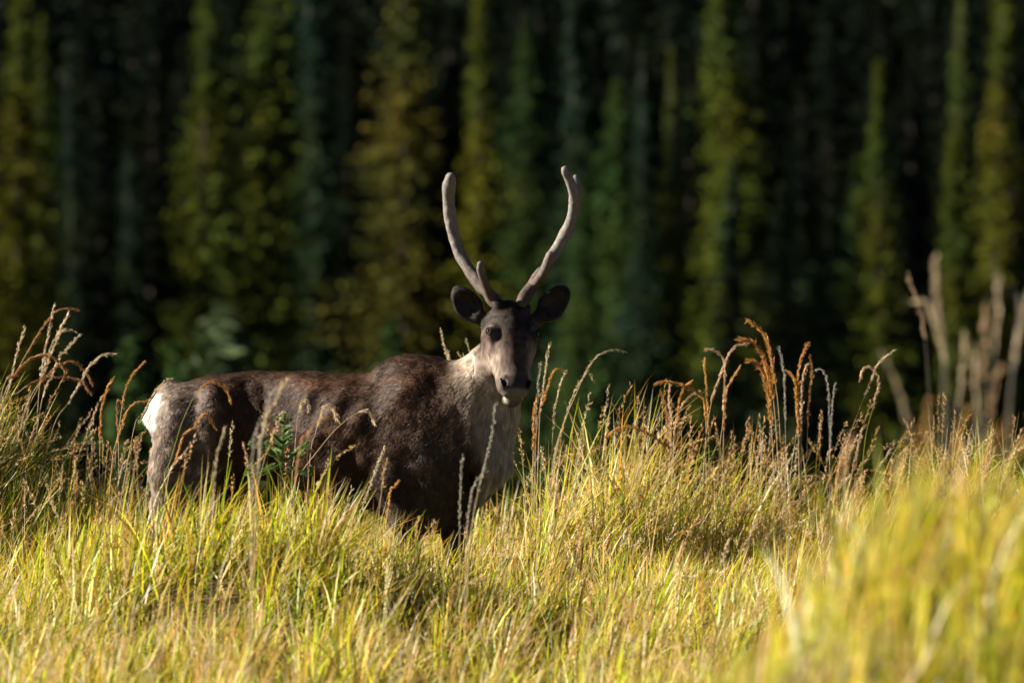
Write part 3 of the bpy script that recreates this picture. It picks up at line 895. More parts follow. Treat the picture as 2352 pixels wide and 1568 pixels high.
# ------------------------------------------------------------------ grass
def blades(base, L, az, th0, th1, width, color, K=4, tipcolor=None, face=None):
    n = len(base)
    t = np.linspace(0, 1, K + 1)
    P = np.zeros((n, K + 1, 3)); P[:, 0] = base
    h = np.stack([np.cos(az), np.sin(az)], 1)
    for k in range(K):
        th = th0 + (th1 - th0) * ((k + .5) / K) ** 1.3
        P[:, k + 1, :2] = P[:, k, :2] + h * (np.sin(th) * L / K)[:, None]
        P[:, k + 1, 2] = P[:, k, 2] + np.cos(th) * L / K
    fa = rng.uniform(0, math.pi, n) if face is None else face
    wv = np.stack([np.cos(fa), np.sin(fa), np.zeros(n)], 1)
    prof = np.array([.75, 1, .9, .62, .04]) if K == 4 else np.interp(t, [0, .25, .6, .85, 1], [.75, 1, .85, .5, .04])
    off = wv[:, None, :] * (width[:, None] * .5 * prof[None, :])[:, :, None]
    V = np.stack([P - off, P + off], 2).reshape(-1, 3)
    b = (np.arange(n) * 2 * (K + 1))[:, None] + (np.arange(K) * 2)[None, :]
    b = b.ravel()
    F = np.stack([b, b + 1, b + 3, b + 2], 1)
    if tipcolor is None: tipcolor = color
    c = color[:, None, :] * (1 - t[None, :, None]) + tipcolor[:, None, :] * t[None, :, None]
    C = np.repeat(c, 2, 1).reshape(-1, 3)
    return V, F, C, P
def spikes(P, D, n_per, spread, length, width, color):
    """small husks around points P (m x 3) pointing along D"""
    m = len(P)
    p = np.repeat(P, n_per, 0); d = np.repeat(D, n_per, 0)
    k = len(p)
    j = rng.normal(0, 1, (k, 3))
    d = unit(d + j * spread)
    p = p + rng.normal(0, .0025, p.shape)
    L = length * rng.uniform(.6, 1.3, k)[:, None]; w = width * rng.uniform(.7, 1.3, k)[:, None]
    s = unit(np.cross(d, rng.normal(0, 1, (k, 3))))
    V = np.stack([p, p + d * L * .45 + s * w, p + d * L, p + d * L * .45 - s * w], 1).reshape(-1, 3)
    b = np.arange(k) * 4
    F = np.stack([b, b + 1, b + 2, b + 3], 1)
    c = np.repeat(np.repeat(color, n_per, 0) * rng.uniform(.75, 1.25, k)[:, None], 4, 0)
    return V, F, c
def join(parts):
    n = 0; Vs, Fs, Cs = [], [], []
    for V, F, C in parts:
        Vs.append(V); Fs.append(F + n); Cs.append(C); n += len(V)
    return np.concatenate(Vs), np.concatenate(Fs), np.concatenate(Cs)

PAL = np.array([(.38, .44, .022), (.21, .31, .022), (.58, .51, .04), (.55, .44, .22), (.78, .68, .46), (.50, .28, .06), (.10, .17, .03), (.40, .30, .14)])
def palette(n, w):
    i = rng.choice(len(PAL), n, p=np.array(w) / sum(w))
    return np.clip(PAL[i] * (.5 + .95 * rng.random(n) ** 1.3)[:, None], 0, .85)
def grass_height(x, y):
    g = .24 + 0 * x + .06 * sstep(27, 24, y)
    g = g + .38 * gauss(x, y, -2.7, 31.5, 1.0, 1.3)
    g = g + .10 * gauss(x, y, -1.75, 27.7, 1.1, 1.2) + .10 * gauss(x, y, -1.0, 27.4, .35, .8) + .16 * gauss(x, y, -.85, 28.8, .4, .6)
    g = g - .03 * gauss(x, y, -.15, 28.2, .40, 1.6)
    g = g + .31 * gauss(x, y, 1.5, 32.3, 1.7, .9) + .50 * gauss(x, y, .36, 31.3, .36, .5)
    g = g + .03 * sstep(.3, 1.0, x) * np.exp(-((y - 17.6) / 2.0) ** 2)
    g = g + .12 * gauss(x, y, 2.2, 28, .8, 3)
    return g
def in_view(n, y0, y1, margin):
    y = rng.uniform(y0, y1, int(n * 2.2)); x = rng.uniform(-1, 1, len(y)) * (y1 * .076 + margin)
    k = np.abs(x) < y * .076 + margin
    return x[k][:n], y[k][:n]
def build_grass():
    def leaf_field(n, y0, y1, margin, tuft_share, wmul, K):
        # tussocks
        nt = int(n * tuft_share / 38)
        tx, ty = in_view(nt, y0, y1, margin)
        tz = vnoise(np.stack([tx, ty, ty * 0], 1), 1.3, 21)
        m = rng.poisson(38 * (.4 + 1.2 * tz))
        cx, cy = np.repeat(tx, m), np.repeat(ty, m)
        th = rng.uniform(0, 6.283, len(cx)); rr = np.abs(rng.normal(0, .055, len(cx)))
        x1, y1_ = cx + np.cos(th) * rr, cy + np.sin(th) * rr
        hmul = np.repeat(rng.uniform(.5, 1.35, len(tx)), m)
        out_th = th
        tone = np.repeat(rng.random(len(tx)), m)
        x2, y2 = in_view(int(n * (1 - tuft_share)), y0, y1, margin)
        x = np.concatenate([x1, x2]); y = np.concatenate([y1_, y2])
        N = len(x)
        az = np.concatenate([out_th, rng.uniform(0, 6.283, len(x2))])
        hm = np.concatenate([hmul, rng.uniform(.6, 1.15, len(x2))])
        tone = np.concatenate([tone, rng.random(len(x2))])
        g = grass_height(x, y)
        patch = vnoise(np.stack([x, y, 0 * x], 1), 1.7, 31)
        L = g * hm * rng.uniform(.6, 1.25, N) * (.55 + .9 * patch) * 1.12
        L = np.minimum(L, g * 1.5)
        # the wind pushes to the right of the picture
        wx = np.cos(az) + .75; wy = np.sin(az)
        az = np.arctan2(wy, wx)
        th0 = np.abs(rng.normal(.10, .12, N)); th1 = th0 + np.abs(rng.normal(.75, .65, N))
        flop = rng.random(N) < .20
        th0[flop] += .5; th1[flop] += .9
        c = palette(N, (34, 14, 24, 10, 8, 6, 5, 5))
        dry = palette(N, (3, 2, 10, 26, 18, 10, 1, 14))
        # share of dry straw varies from patch to patch
        pd = .34 - .10 * sstep(30.5, 28, y) + .5 * (vnoise(np.stack([x, y, 0 * x], 1), .9, 41) - .35) + .35 * (tone - .5)
        pd = pd + .25 * gauss(x, y, 1.4, 32.2, 1.6, 1.2)
        isd = rng.random(N) < pd
        c[isd] = dry[isd]
        grn = sstep(.2, .9, x) * np.exp(-((y - 17.6) / 2.5) ** 2) * .75
        k = rng.random(N) < grn
        c[k] = palette(int(k.sum()), (36, 12, 34, 7, 3, 8, 1, 3))
        dk = (rng.random(N) < gauss(x, y, -2.9, 31.2, 1.0, .9) * .65)  # darker green blades, with some of the knoll's shade put into their colour
        c[dk] = palette(int(dk.sum()), (22, 26, 14, 8, 4, 8, 16, 4))
        tip = c * rng.uniform(.9, 1.15, N)[:, None]
        ot = rng.random(N) < .30
        tip[ot] = np.array([.48, .27, .07]) * rng.uniform(.7, 1.2, int(ot.sum()))[:, None]
        base = np.stack([x, y, terrain(x, y) - .01], 1)
        w = (.0032 + .0075 * rng.random(N) ** 1.5) * wmul
        wide = rng.random(N) < .10
        w[wide] *= 1.5
        V, F, C, P = blades(base, L, az, th0, th1, w, c * .95, K, tip)
        return V, F, C
    def knoll_wall(n):
        x = rng.uniform(-4.3, -1.9, n); y = rng.uniform(29.9, 32.6, n)
        L = (.28 + .42 * gauss(x, y, -2.8, 31.2, .8, 1.0)) * rng.uniform(.6, 1.2, n)
        th0 = np.abs(rng.normal(.1, .1, n)); th1 = th0 + np.abs(rng.normal(.6, .4, n))
        c = palette(n, (18, 28, 10, 8, 3, 8, 24, 4))
        return blades(np.stack([x, y, terrain(x, y) - .01], 1), L, rng.normal(0, .9, n), th0, th1, .0035 + .006 * rng.random(n), c, 4)[:3]
    V, F, C = join([knoll_wall(15000), leaf_field(78000, 25.5, 35.3, .9, .70, 1.0, 4), leaf_field(40000, 15.5, 25.5, .8, .70, 1.35, 4)])
    tag(link("grass", mesh_from("grass", V, F, M_grass, C)), kind='stuff')
    # short dead thatch close to the ground
    x, y = in_view(36000, 17, 34.5, .9)
    n = len(x)
    base = np.stack([x, y, terrain(x, y)], 1)
    V, F, C, P = blades(base, rng.uniform(.06, .2, n), rng.uniform(0, 6.28, n), rng.uniform(.5, 1.1, n), rng.uniform(1.1, 1.8, n), rng.uniform(.002, .004, n), palette(n, (4, 3, 6, 12, 8, 8, 3, 14)) * .8, 4)
    tag(link("dead_grass", mesh_from("dead_grass", V, F, M_grass, C)), kind='stuff')
    # seeded stems
    x, y = in_view(6500, 17, 34.8, .8)
    n = len(x)
    g = grass_height(x, y)
    p = .10 + .9 * gauss(x, y, 1.4, 32.4, 1.6, 1.1) + 1.4 * gauss(x, y, -2.6, 31.4, .8, 1.2) + .35 * gauss(x, y, 1.7, 18, .9, 2) + .15 * gauss(x, y, -1.7, 28, 1, 1.2) + .4 * gauss(x, y, .4, 31.3, .4, .6)
    p = p * (1 - .9 * gauss(x, y, -.7, 28.6, .7, 1.0))
    k = rng.random(n) < p
    x, y, g = x[k], y[k], g[k]; n = len(x)
    base = np.stack([x, y, terrain(x, y)], 1)
    L = np.minimum(g * rng.uniform(1.15, 1.85, n) + .05, rng.uniform(.62, .92, n))
    az = np.arctan2(rng.normal(0, .8, n), rng.normal(.5, .7, n))
    th0 = np.abs(rng.normal(.05, .07, n)); th1 = th0 + np.abs(rng.normal(.35, .35, n))
    droopy = rng.random(n) < .35
    th1[droopy] += 1.2
    c = palette(n, (8, 6, 10, 20, 16, 12, 1, 14))
    V, F, C, P = blades(base, L, az, th0, th1, rng.uniform(.0022, .0034, n), c, 6)
    sc_ = np.array([(.48, .27, .10), (.50, .34, .18), (.62, .50, .32), (.55, .36, .13), (.64, .42, .24)])[rng.integers(0, 5, n)]
    parts = []
    for a in np.linspace(0, 1, 16):
        seg = 4.75 + a * 1.25
        i = min(int(seg), 5); f = seg - i
        p_ = P[:, i] * (1 - f) + P[:, i + 1] * f
        d_ = unit(P[:, i + 1] - P[:, i])
        parts.append(spikes(p_ + rng.normal(0, .003, p_.shape), d_, 3, .5 * (1 - .5 * a), .017, .0016, sc_))
    tag(link("seeding_grass", mesh_from("seeding_grass", *join([(V, F, C)] + parts)[:2], M_seed, join([(V, F, C)] + parts)[2])), kind='stuff')
    print("grass done", time.perf_counter() - T0)
build_grass()

# ------------------------------------------------------------------ single tall stalks that stand out
def chain_curve(pts, n=26):
    p = np.array(pts, float)
    pe = np.vstack([2 * p[0] - p[1], p, 2 * p[-1] - p[-2]])
    out = []
    for i in range(1, len(pe) - 2):
        for t in np.linspace(0, 1, max(n // (len(p) - 1), 3), endpoint=False):
            out.append(.5 * ((2 * pe[i]) + (-pe[i - 1] + pe[i + 1]) * t + (2 * pe[i - 1] - 5 * pe[i] + 4 * pe[i + 1] - pe[i + 2]) * t * t + (-pe[i - 1] + 3 * pe[i] - 3 * pe[i + 1] + pe[i + 2]) * t ** 3))
    out.append(p[-1])
    return np.array(out)
def tube(P, rad, sides=5):
    n = len(P)
    T = unit(np.gradient(P, axis=0))
    a = unit(np.cross(T, np.array([0.13, 1, .07]))); b = np.cross(T, a)
    ang = np.arange(sides) / sides * 2 * math.pi
    V = (P[:, None] + (a[:, None] * np.cos(ang)[None, :, None] + b[:, None] * np.sin(ang)[None, :, None]) * np.asarray(rad)[:, None, None]).reshape(-1, 3)
    F = []
    for k in range(n - 1):
        for s in range(sides):
            s2 = (s + 1) % sides
            F.append((k * sides + s, k * sides + s2, (k + 1) * sides + s2, (k + 1) * sides + s))
    return V, np.array(F)
SC = dict(orange=(.52, .27, .08), rust=(.34, .17, .07), straw=(.62, .50, .32), pink=(.58, .40, .25), grey=(.38, .35, .29), green=(.30, .33, .06))
def stalk(pts, d, tone, label, head=.30, dens=5, spread=.3, size=.014, stem='straw', thick=.0016, droop=.3, group="tall seeded grass stalks"):
    if d < 27: dens = 3; thick *= .75; size *= .75
    """pts in picture units from the tip down; the foot is carried on to the ground"""
    P = np.array([Q(a, b, d) for a, b in pts])
    # small wander in depth so that the stalk is a curve in space
    P[:, 1] += np.linspace(random.uniform(-.06, .06), 0, len(P))
    foot = P[-1].copy(); dirn = unit(P[-1] - P[-2])
    gz = float(terrain(foot[0], foot[1]))
    if foot[2] > gz + .03:
        step = (foot[2] - gz)
        foot = foot + np.array([dirn[0] / max(-dirn[2], .35) * step * .35, 0, -step])
        P = np.vstack([P, foot])
    root = empty("grass_stalk", tuple(P[-1]))
    tag(root, label, "grass stalk", group)
    Cc = chain_curve(P, 36)
    L = np.concatenate([[0], np.cumsum(np.linalg.norm(np.diff(Cc, axis=0), axis=1))])
    r = thick * (.35 + .65 * np.clip(L / L[-1] * 2.2, 0, 1))
    V, F = tube(Cc, r)
    col_ = np.tile(np.array(SC[stem]), (len(V), 1)) * (1 + 0 * V[:, :1])
    gmix = np.repeat(sstep(.5, .9, L / L[-1]), 5)[:, None]
    col_ = col_ * (1 - gmix * .6) + np.array(SC['green']) * gmix * .6
    me = mesh_from("stem", V, F, M_seed, col_, smooth=True)
    o = link("stem", me, root); o.matrix_parent_inverse = Matrix.Translation(root.location).inverted()
    hl = L[-1] * head if head < 1 else head
    hl = min(hl, .34 if d > 22 else .20)
    ns = int(hl / .006)
    s = np.linspace(0, hl, ns)
    hp = np.stack([np.interp(s, L, Cc[:, k]) for k in range(3)], 1)
    hd = -unit(np.gradient(hp, axis=0))
    hd = unit(hd + np.array([0, 0, -droop]))
    keep_ = vnoise(np.stack([s * 28, s * 0 + random.random() * 99, s * 0], 1), 1.0, 15) > -1
    hp, hd, s = hp[keep_], hd[keep_], s[keep_]; ns = len(s)
    hp = hp + rng.normal(0, .0022, hp.shape)
    lump = .5 + 1.0 * vnoise(np.stack([s * 40, s * 0 + random.random() * 99, s * 0], 1), 1.0, 5)
    c = np.tile(np.array(SC[tone]), (ns, 1)) * lump[:, None] ** .3
    V, F, C = spikes(hp, hd, dens, spread * .55, size * 1.35, size * .11, c)
    me = mesh_from("seed_head", V, F, M_seed, C)
    o = link("seed_head", me, root); o.matrix_parent_inverse = Matrix.Translation(root.location).inverted()
def c6(*p): return [((2400 + a / 1.651) / 1.7415, (1150 + b / 1.651) / 1.7415) for a, b in p]
def c5(*p): return [((a / 1.254) / 1.7415, (1150 + b / 1.254) / 1.7415) for a, b in p]
def c3(*p): return [((500 + a / 1.96) / 1.7415, (1350 + b / 1.96) / 1.7415) for a, b in p]
def c2(*p): return [((1750 + a / 2.528) / 1.7415, (1080 + b / 2.528) / 1.7415) for a, b in p]
# right ridge
stalk(c6((985, 220), (1045, 260), (1085, 310), (1112, 380), (1145, 560), (1185, 900)), 31.6, 'orange', "tallest grass stalk of the right ridge with a bright orange head nodding left", .30, 7, .5, .018)
stalk(c6((940, 340), (1010, 360), (1055, 410), (1085, 480), (1120, 640), (1160, 900)), 31.7, 'orange', "stalk with a shaggy orange head just below the tallest one", .34, 9, .6, .022)
stalk(c6((985, 480), (1030, 495), (1065, 540), (1090, 620), (1130, 900)), 31.65, 'orange', "short stalk with a shaggy orange head under the two tallest", .3, 9, .6, .02)
stalk(c6((962, 373), (900, 380), (862, 420), (835, 480), (790, 590), (735, 760), (690, 1100)), 31.5, 'pink', "tan stalk with its head bent over to the right, left of the tallest ones", .30, 6, .3)
stalk(c6((705, 405), (750, 405), (795, 440), (820, 500), (822, 640), (810, 900), (790, 1100)), 31.6, 'pink', "tan stalk with its head bent over to the left beside the other bent one", .42, 5, .25)
stalk(c6((912, 535), (880, 590), (850, 640), (830, 720), (815, 1000)), 31.5, 'orange', "orange head leaning right below the two bent tan stalks", .3, 5, .25)
stalk(c6((375, 626), (440, 618), (520, 632), (600, 662), (665, 710), (695, 800), (700, 1050)), 31.3, 'orange', "long orange head arching far to the left over dark forest", .38, 7, .35, .016)
stalk(c6((588, 622), (550, 670), (522, 740), (515, 850), (520, 1000)), 31.3, 'orange', "orange head leaning right where the long arching head crosses", .4, 6, .3)
stalk(c6((405, 700), (425, 760), (440, 850), (455, 1000)), 31.4, 'rust', "upright rust head at the left end of the orange group", .4, 6, .25)
stalk(c6((460, 635), (457, 720), (462, 850), (470, 1050)), 31.35, 'pink', "upright tan head crossing the long arching orange one", .42, 5, .2)
stalk(c6((640, 690), (590, 720), (545, 770), (510, 850), (490, 1000)), 31.3, 'pink', "tan head bent to the right under the long arching orange one", .35, 5, .25)
stalk(c6((690, 480), (697, 580), (705, 700), (712, 850), (720, 1100)), 31.6, 'orange', "straight upright stalk with a thin orange head and green stem", .32, 5, .15, .012, 'green')
stalk(c6((1375, 373), (1345, 430), (1322, 500), (1308, 600), (1310, 800), (1320, 1000)), 31.8, 'orange', "high orange head leaning right in the middle of the right ridge", .34, 6, .3)
stalk(c6((1370, 510), (1350, 560), (1335, 640), (1330, 760), (1330, 1000)), 31.8, 'pink', "pale tan head under the high orange one in the middle of the ridge", .34, 5, .2)
stalk(c6((1395, 460), (1400, 530), (1395, 600), (1385, 700), (1370, 950)), 31.8, 'orange', "upright orange head right beside the high leaning one", .3, 5, .25)
stalk(c6((1245, 555), (1280, 590), (1295, 660), (1300, 800), (1310, 1000)), 31.8, 'orange', "orange head nodding left below the high leaning one", .3, 7, .35)
stalk(c6((1188, 400), (1200, 480), (1212, 560), (1220, 700), (1225, 1000)), 31.9, 'grey', "thin grey bristly stalk standing right of the shaggy orange heads", .32, 5, .4, .010, 'grey')
stalk(c6((1420, 545), (1465, 540), (1495, 590), (1510, 700), (1515, 950)), 31.9, 'grey', "thin grey stalk curving over to the left on the ridge", .3, 4, .2, .010, 'grey')
stalk(c6((1552, 640), (1540, 720), (1530, 850), (1520, 1050)), 31.7, 'grey', "upright grey stalk between the high head and the double tan one", .3, 4, .2, .010, 'grey')
stalk(c6((1928, 420), (1870, 460), (1825, 520), (1790, 600), (1735, 740), (1640, 1000), (1620, 1150)), 31.6, 'straw', "tall pale stalk reaching up to the right near the blurred ones", .22, 4, .15, .012)
stalk(c6((1715, 600), (1735, 535), (1780, 520), (1820, 560), (1838, 640), (1800, 800), (1740, 1100)), 31.5, 'pink', "double tan head bent down on the left side of a green stem", .25, 7, .35, .014, 'green')
stalk(c6((55, 967), (120, 928), (200, 918), (290, 945), (370, 990), (430, 1040), (470, 1120)), 31.0, 'orange', "low orange head arching left at the left end of the right ridge", .42, 8, .4, .016)
stalk(c6((80, 760), (110, 820), (140, 900), (160, 1050)), 31.2, 'rust', "thin dark stalk above the low arching orange head", .3, 3, .15, .010)
# right of the head
stalk(c2((1130, 755), (1105, 880), (1098, 980), (1075, 1120), (1055, 1300), (1030, 1560)), 31.0, 'straw', "upright pale stalk closest to the cheek, right of the head", .30, 4, .25, .010)
stalk(c2((1296, 1028), (1240, 1000), (1180, 1005), (1140, 1080), (1105, 1200), (1070, 1330), (1010, 1560)), 30.9, 'orange', "orange head hooked over to the right beside the muzzle", .24, 7, .2, .010, 'orange')
stalk(c2((1038, 940), (1030, 1040), (1018, 1130), (1015, 1250), (1000, 1500)), 31.1, 'grey', "thin grey stalk between the muzzle and the hooked orange head", .3, 4, .3, .010, 'grey')
stalk(c2((1290, 1035), (1262, 1100), (1230, 1200), (1195, 1350), (1170, 1560)), 31.1, 'straw', "pale stalk rising behind the hooked orange head", .3, 4, .3, .010)
stalk(c2((1075, 1240), (1030, 1270), (1000, 1320), (985, 1420), (975, 1560)), 30.8, 'orange', "short orange head leaning right below the muzzle", .35, 7, .3)
stalk([(1432, 806), (1405, 803), (1375, 815), (1350, 845), (1325, 900), (1300, 960), (1270, 1060)], 31.3, 'straw', "long thin stalk arching over to the right, right of the muzzle", .22, 3, .2, .010)
stalk([(1362, 870), (1352, 855), (1342, 862), (1315, 910), (1290, 990), (1270, 1080)], 31.2, 'straw', "thin stalk hooked over just under the long arching one", .25, 3, .2, .010)
# behind the back
stalk(c2((35, 615), (52, 690), (80, 800), (112, 935), (125, 1000)), 31.6, 'straw', "thin pale stalk with a small tuft behind the shoulder hump", .25, 4, .5, .012, 'straw', .0012)
stalk(c2((285, 700), (320, 800), (352, 905), (365, 1000)), 31.5, 'straw', "thin stalk standing behind the nape", .5, 4, .25, .009, 'straw', .0012)
stalk(c2((210, 835), (238, 900), (262, 965), (270, 1040)), 31.5, 'straw', "shortest bristly stalk between hump and nape", .5, 4, .3, .009, 'straw', .0012)
# left tussock
stalk(c5((385, 110), (330, 102), (275, 122), (215, 195), (150, 300), (80, 430), (0, 620)), 31.2, 'rust', "highest stalk of the left tussock with its reddish head bent right", .26, 6, .25, .012)
stalk(c5((342, 130), (305, 200), (285, 262), (250, 340), (200, 480), (120, 700)), 31.3, 'straw', "pale bristly stalk leaning right under the highest of the left tussock", .36, 5, .4)
stalk(c5((272, 98), (255, 180), (240, 260), (222, 340), (190, 600)), 31.25, 'straw', "straight pale stalk crossing the highest one of the left tussock", .3, 4, .3)
stalk(c5((362, 215), (310, 214), (275, 250), (245, 320), (190, 480), (100, 700)), 31.2, 'straw', "pale head bent level to the right in the left tussock", .25, 4, .35)
stalk(c5((394, 240), (350, 290), (300, 350), (265, 430), (200, 620)), 31.4, 'straw', "pale head slanting right, beside the top of the left tussock", .3, 4, .3)
stalk(c5((568, 328), (500, 345), (445, 400), (400, 480), (340, 580), (250, 760)), 31.1, 'straw', "long pale head reaching furthest right out of the left tussock", .28, 5, .3)
stalk(c5((455, 480), (430, 425), (370, 372), (315, 380), (240, 440), (120, 640)), 31.1, 'rust', "brown head arching over the right side of the left tussock", .35, 8, .3)
stalk(c5((452, 522), (405, 462), (300, 448), (200, 458), (100, 520), (20, 640)), 31.0, 'rust', "long brown head drooping low across the left tussock", .35, 8, .35)
stalk(c5((330, 410), (290, 362), (220, 335), (150, 360), (70, 440), (0, 560)), 31.0, 'rust', "dense brown head arching in the middle of the left tussock", .4, 10, .4, .016)
stalk(c5((120, 205), (95, 280), (75, 360), (50, 480), (20, 640)), 31.2, 'straw', "thin upright stalk at the left of the left tussock", .3, 3, .2)
stalk(c5((716, 378), (680, 415), (645, 470), (618, 550), (600, 680), (580, 850)), 30.9, 'orange', "slim orange head leaning right, the nearest high one to the tail", .22, 7, .15, .012)
stalk(c5((562, 462), (540, 510), (518, 580), (505, 680), (500, 900)), 30.9, 'orange', "thick orange head between the left tussock and the tail", .3, 9, .18, .013)
stalk(c5((728, 568), (690, 572), (655, 595), (625, 650), (590, 760), (560, 900)), 30.6, 'orange', "orange head pointing right at the tail", .28, 6, .15, .012)
stalk(c5((620, 592), (600, 565), (585, 590), (590, 680), (595, 850)), 30.7, 'rust', "small hooked brown head left of the tail", .2, 6, .2, .012)
# in front of the caribou
stalk(c3((1440, 565), (1440, 520), (1410, 482), (1380, 505), (1355, 600), (1340, 760), (1325, 950), (1310, 1100)), 28.6, 'straw', "pale stalk with a small drooping comb in front of the flank, right of the seedling", .13, 6, .5, .014, 'straw', .0014, 1.0)
stalk(c3((1662, 640), (1640, 570), (1600, 520), (1560, 535), (1525, 620), (1490, 760), (1450, 950)), 28.4, 'straw', "pale stalk bent double over the flank, second right of the seedling", .22, 5, .4, .016, 'straw', .0014, .6)
stalk(c3((1955, 655), (1925, 590), (1880, 568), (1780, 612), (1640, 730), (1500, 900), (1400, 1030), (1330, 1150)), 28.5, 'straw', "long thin stalk bowing far right across the ribs", .10, 5, .3, .018, 'straw', .0016)
stalk(c3((822, 500), (795, 420), (740, 365), (660, 352), (590, 395), (530, 480), (440, 680), (360, 950), (300, 1150)), 27.6, 'orange', "orange stalk arching right over the haunch", .18, 5, .2, .014, 'green')
stalk(c3((702, 700), (665, 630), (625, 600), (580, 640), (540, 700), (480, 740), (440, 800), (400, 950), (330, 1150)), 28.6, 'orange', "thick orange head bent over in front of the thigh", .36, 9, .2, .012)
stalk(c3((1285, 318), (1225, 375), (1190, 470), (1130, 560), (1100, 640), (1075, 780), (1040, 1000)), 24.5, 'straw', "blurred pale stalk crossing the dark hollow of the flank", .42, 7, .25, .016)
stalk(c3((1195, 390), (1150, 420), (1125, 500), (1100, 600), (1085, 760), (1050, 1000)), 24.3, 'grey', "second blurred pale stalk beside the first in the dark hollow", .36, 6, .3, .016)
stalk(c3((1062, 650), (1035, 720), (1010, 800), (1000, 1000)), 24.4, 'grey', "short blurred stalk left of the two in the dark hollow", .4, 6, .25, .014)
stalk(c3((772, 715), (750, 800), (725, 900), (705, 1050), (690, 1300)), 25.0, 'straw', "blurred upright pale head in front of the hind leg", .3, 6, .2, .015)
stalk(c3((362, 316), (310, 340), (262, 385), (220, 440), (120, 640), (60, 760)), 29.0, 'straw', "thin stalk leaning right over the top of the tail", .24, 4, .12, .011, 'straw', .0012)
stalk(c3((1660, 640), (1590, 625), (1520, 650), (1460, 700), (1420, 780), (1350, 1000)), 25.6, 'orange', "blurred orange head bowing right in front of the ribs", .33, 6, .25, .016)
stalk([(912, 1108), (905, 1118), (896, 1130), (890, 1180), (880, 1260)], 28.8, 'orange', "small hooked orange head in front of the dark foreleg", .3, 5, .3, .012)
stalk([(882, 1030), (872, 1055), (858, 1090), (838, 1150), (820, 1210)], 28.6, 'straw', "small open tan head in front of the belly", .4, 5, .8, .010, 'straw', .0013)
stalk([(1136, 935), (1128, 1000), (1115, 1060), (1098, 1130), (1085, 1200), (1075, 1300)], 26.0, 'grey', "long blurred pale stalk rising in front of the chest mane", .45, 6, .15, .014, 'straw', .0022)
stalk([(1062, 1050), (1058, 1110), (1056, 1180), (1056, 1290)], 26.2, 'grey', "blurred pale stalk in front of the inner foreleg", .3, 5, .12, .013, 'straw', .0018)
stalk([(1112, 1085), (1090, 1110), (1078, 1160), (1070, 1290)], 26.1, 'grey', "blurred pale stalk bent right below the chest mane", .35, 5, .15, .014, 'straw', .002)
# near right, far out of focus
NEAR = "blurred near stalks at the right"
stalk([(2088, 640), (2105, 690), (2120, 745), (2130, 850), (2138, 1000), (2140, 1150)], 21.5, 'pink', "thin brownish blurred stalk with a side tuft, left of the tall pale one", .22, 7, .25, .015, 'grey', .0015, group=NEAR)
stalk([(2146, 600), (2148, 680), (2160, 750), (2168, 800), (2165, 900), (2165, 1150)], 17.5, 'straw', "tallest and palest blurred stalk near the right edge", .4, 6, .25, .018, 'grey', .0018, group=NEAR)
stalk([(2110, 690), (2135, 700), (2155, 760), (2172, 850), (2180, 1100)], 17.8, 'straw', "blurred head bending left off the palest stalk", .3, 10, .35, .018, 'grey', .0015, group=NEAR)
stalk([(2296, 640), (2294, 720), (2286, 800), (2272, 950), (2262, 1150)], 17.3, 'straw', "tall blurred stalk second from the right edge", .45, 5, .25, .016, 'grey', .0015, group=NEAR)
stalk([(2362, 660), (2340, 760), (2325, 840), (2318, 950), (2312, 1150)], 17.3, 'straw', "tall blurred stalk slanting out of the right edge", .45, 5, .25, .016, 'grey', .0015, group=NEAR)
stalk([(2262, 700), (2262, 780), (2256, 850), (2250, 1100)], 17.5, 'pink', "blurred brown head left of the tall ones at the right edge", .4, 8, .25, .016, 'grey', .0015, group=NEAR)
stalk([(2215, 770), (2208, 860), (2200, 950), (2195, 1150)], 18.2, 'straw', "shorter blurred stalk between the palest one and the right edge group", .4, 7, .2, .015, 'grey', .0015, group=NEAR)
stalk([(2238, 800), (2240, 880), (2246, 960), (2250, 1150)], 17.4, 'straw', "blurred pale head beside a green stem near the right edge", .45, 9, .2, .016, 'grey', .0015, group=NEAR)
stalk([(2025, 810), (2050, 860), (2072, 920), (2090, 1000), (2100, 1150)], 17.2, 'straw', "blurred stalk leaning left above the right ridge", .4, 8, .2, .015, 'grey', .0015, group=NEAR)
stalk([(2340, 690), (2333, 780), (2318, 900), (2300, 1150)], 17.9, 'grey', "blurred grey stalk between the two at the right edge", .35, 7, .2, .015, 'grey', .0015, group=NEAR)

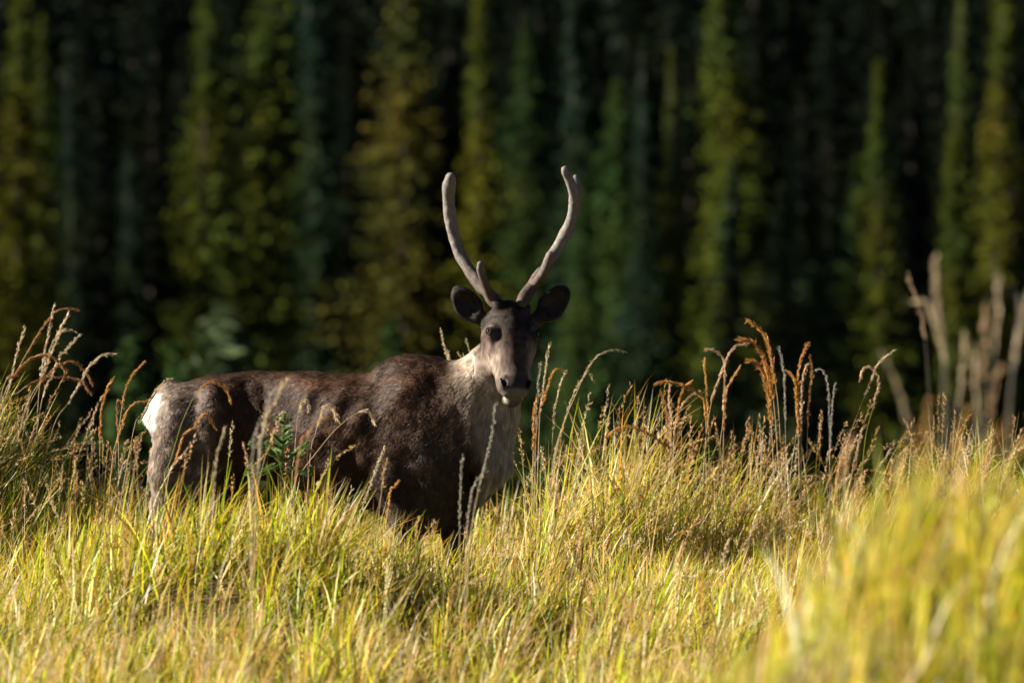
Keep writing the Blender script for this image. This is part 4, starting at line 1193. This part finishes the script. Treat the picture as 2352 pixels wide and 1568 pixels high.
# ------------------------------------------------------------------ spruce seedling in front of the flank
def seedling():
    d = 28.3
    cs = lambda a, b: Q((950 + a / 3.92) / 1.7415, (1550 + b / 3.92) / 1.7415, d)
    foot = cs(700, 1260); foot[2] = terrain(foot[0], d)
    root = empty("spruce_seedling", tuple(foot))
    tag(root, "small green spruce seedling in front of the brown flank of the caribou", "sapling")
    M_n = attr_mat("seedling_needles", .45, .4, .25)
    def brush(path, r0, dens, name, par, rad):
        P = chain_curve(path, 16)
        V, F = tube(P, np.linspace(rad, rad * .5, len(P)))
        C = np.tile(np.array([.36, .33, .05]), (len(V), 1))
        L = np.concatenate([[0], np.cumsum(np.linalg.norm(np.diff(P, axis=0), axis=1))])
        n = int(L[-1] * dens)
        s = rng.random(n) * L[-1]
        p = np.stack([np.interp(s, L, P[:, k]) for k in range(3)], 1)
        T = unit(np.gradient(P, axis=0)); t = np.stack([np.interp(s, L, T[:, k]) for k in range(3)], 1)
        q = unit(np.cross(t, rng.normal(0, 1, (n, 3))))
        dd = unit(q * .85 + t * .75)
        ln = r0 * rng.uniform(.8, 1.2, n)[:, None]
        sd = unit(np.cross(dd, rng.normal(0, 1, (n, 3)))) * .0014
        NV = np.stack([p - sd, p + sd, p + dd * ln], 1).reshape(-1, 3)
        NF = (np.arange(n) * 3)[:, None] + np.arange(3)[None]
        nc = np.array([.11, .19, .055]) * rng.uniform(.7, 1.5, n)[:, None]
        NC = np.stack([nc * .8, nc * .8, nc * 1.3 + np.array([.03, .05, .02])], 1).reshape(-1, 3)
        me = mesh_from(name, np.concatenate([V, NV]), [F, NF + len(V)], M_n, np.concatenate([C, NC]))
        o = link(name, me, par); o.matrix_parent_inverse = Matrix.Translation(root.location).inverted()
    brush([foot, cs(690, 1180), cs(710, 900), cs(715, 650), cs(730, 400)], .014, 5200, "stem", root, .004)
    for a in [((735, 560), (690, 540), (610, 480)), ((735, 570), (790, 530), (845, 485)), ((725, 700), (775, 650), (820, 615)), ((720, 780), (765, 740), (800, 690)),
              ((715, 860), (780, 800), (845, 765)), ((700, 870), (640, 810), (570, 730)), ((690, 960), (600, 900), (470, 850)), ((660, 1160), (580, 1050), (500, 960), (450, 860)),
              ((560, 1080), (480, 990), (380, 950), (195, 870)), ((700, 980), (640, 960), (590, 1000)), ((740, 1165), (830, 1090), (890, 1040)), ((720, 1150), (850, 1060), (960, 960), (1010, 940)),
              ((880, 1060), (990, 1040), (1060, 980)), ((960, 980), (1040, 920), (1110, 850)), ((700, 930), (740, 900), (780, 870)), ((590, 1060), (560, 1000), (540, 1000)), ((600, 1180), (400, 1290), (180, 1230)), ((700, 1200), (560, 1260), (460, 1250)), ((640, 1240), (300, 1360), (160, 1340)), ((760, 1220), (1100, 1350), (1160, 1250))]:
        pts = [cs(*q) for q in a]
        dy = random.uniform(-.05, .05)
        for i, q in enumerate(pts): q[1] += dy * i
        brush(pts, .015, 6500, "branch", root, .0025)
seedling()
# a second, lower bunch of spruce shoots
print("all built", time.perf_counter() - T0)
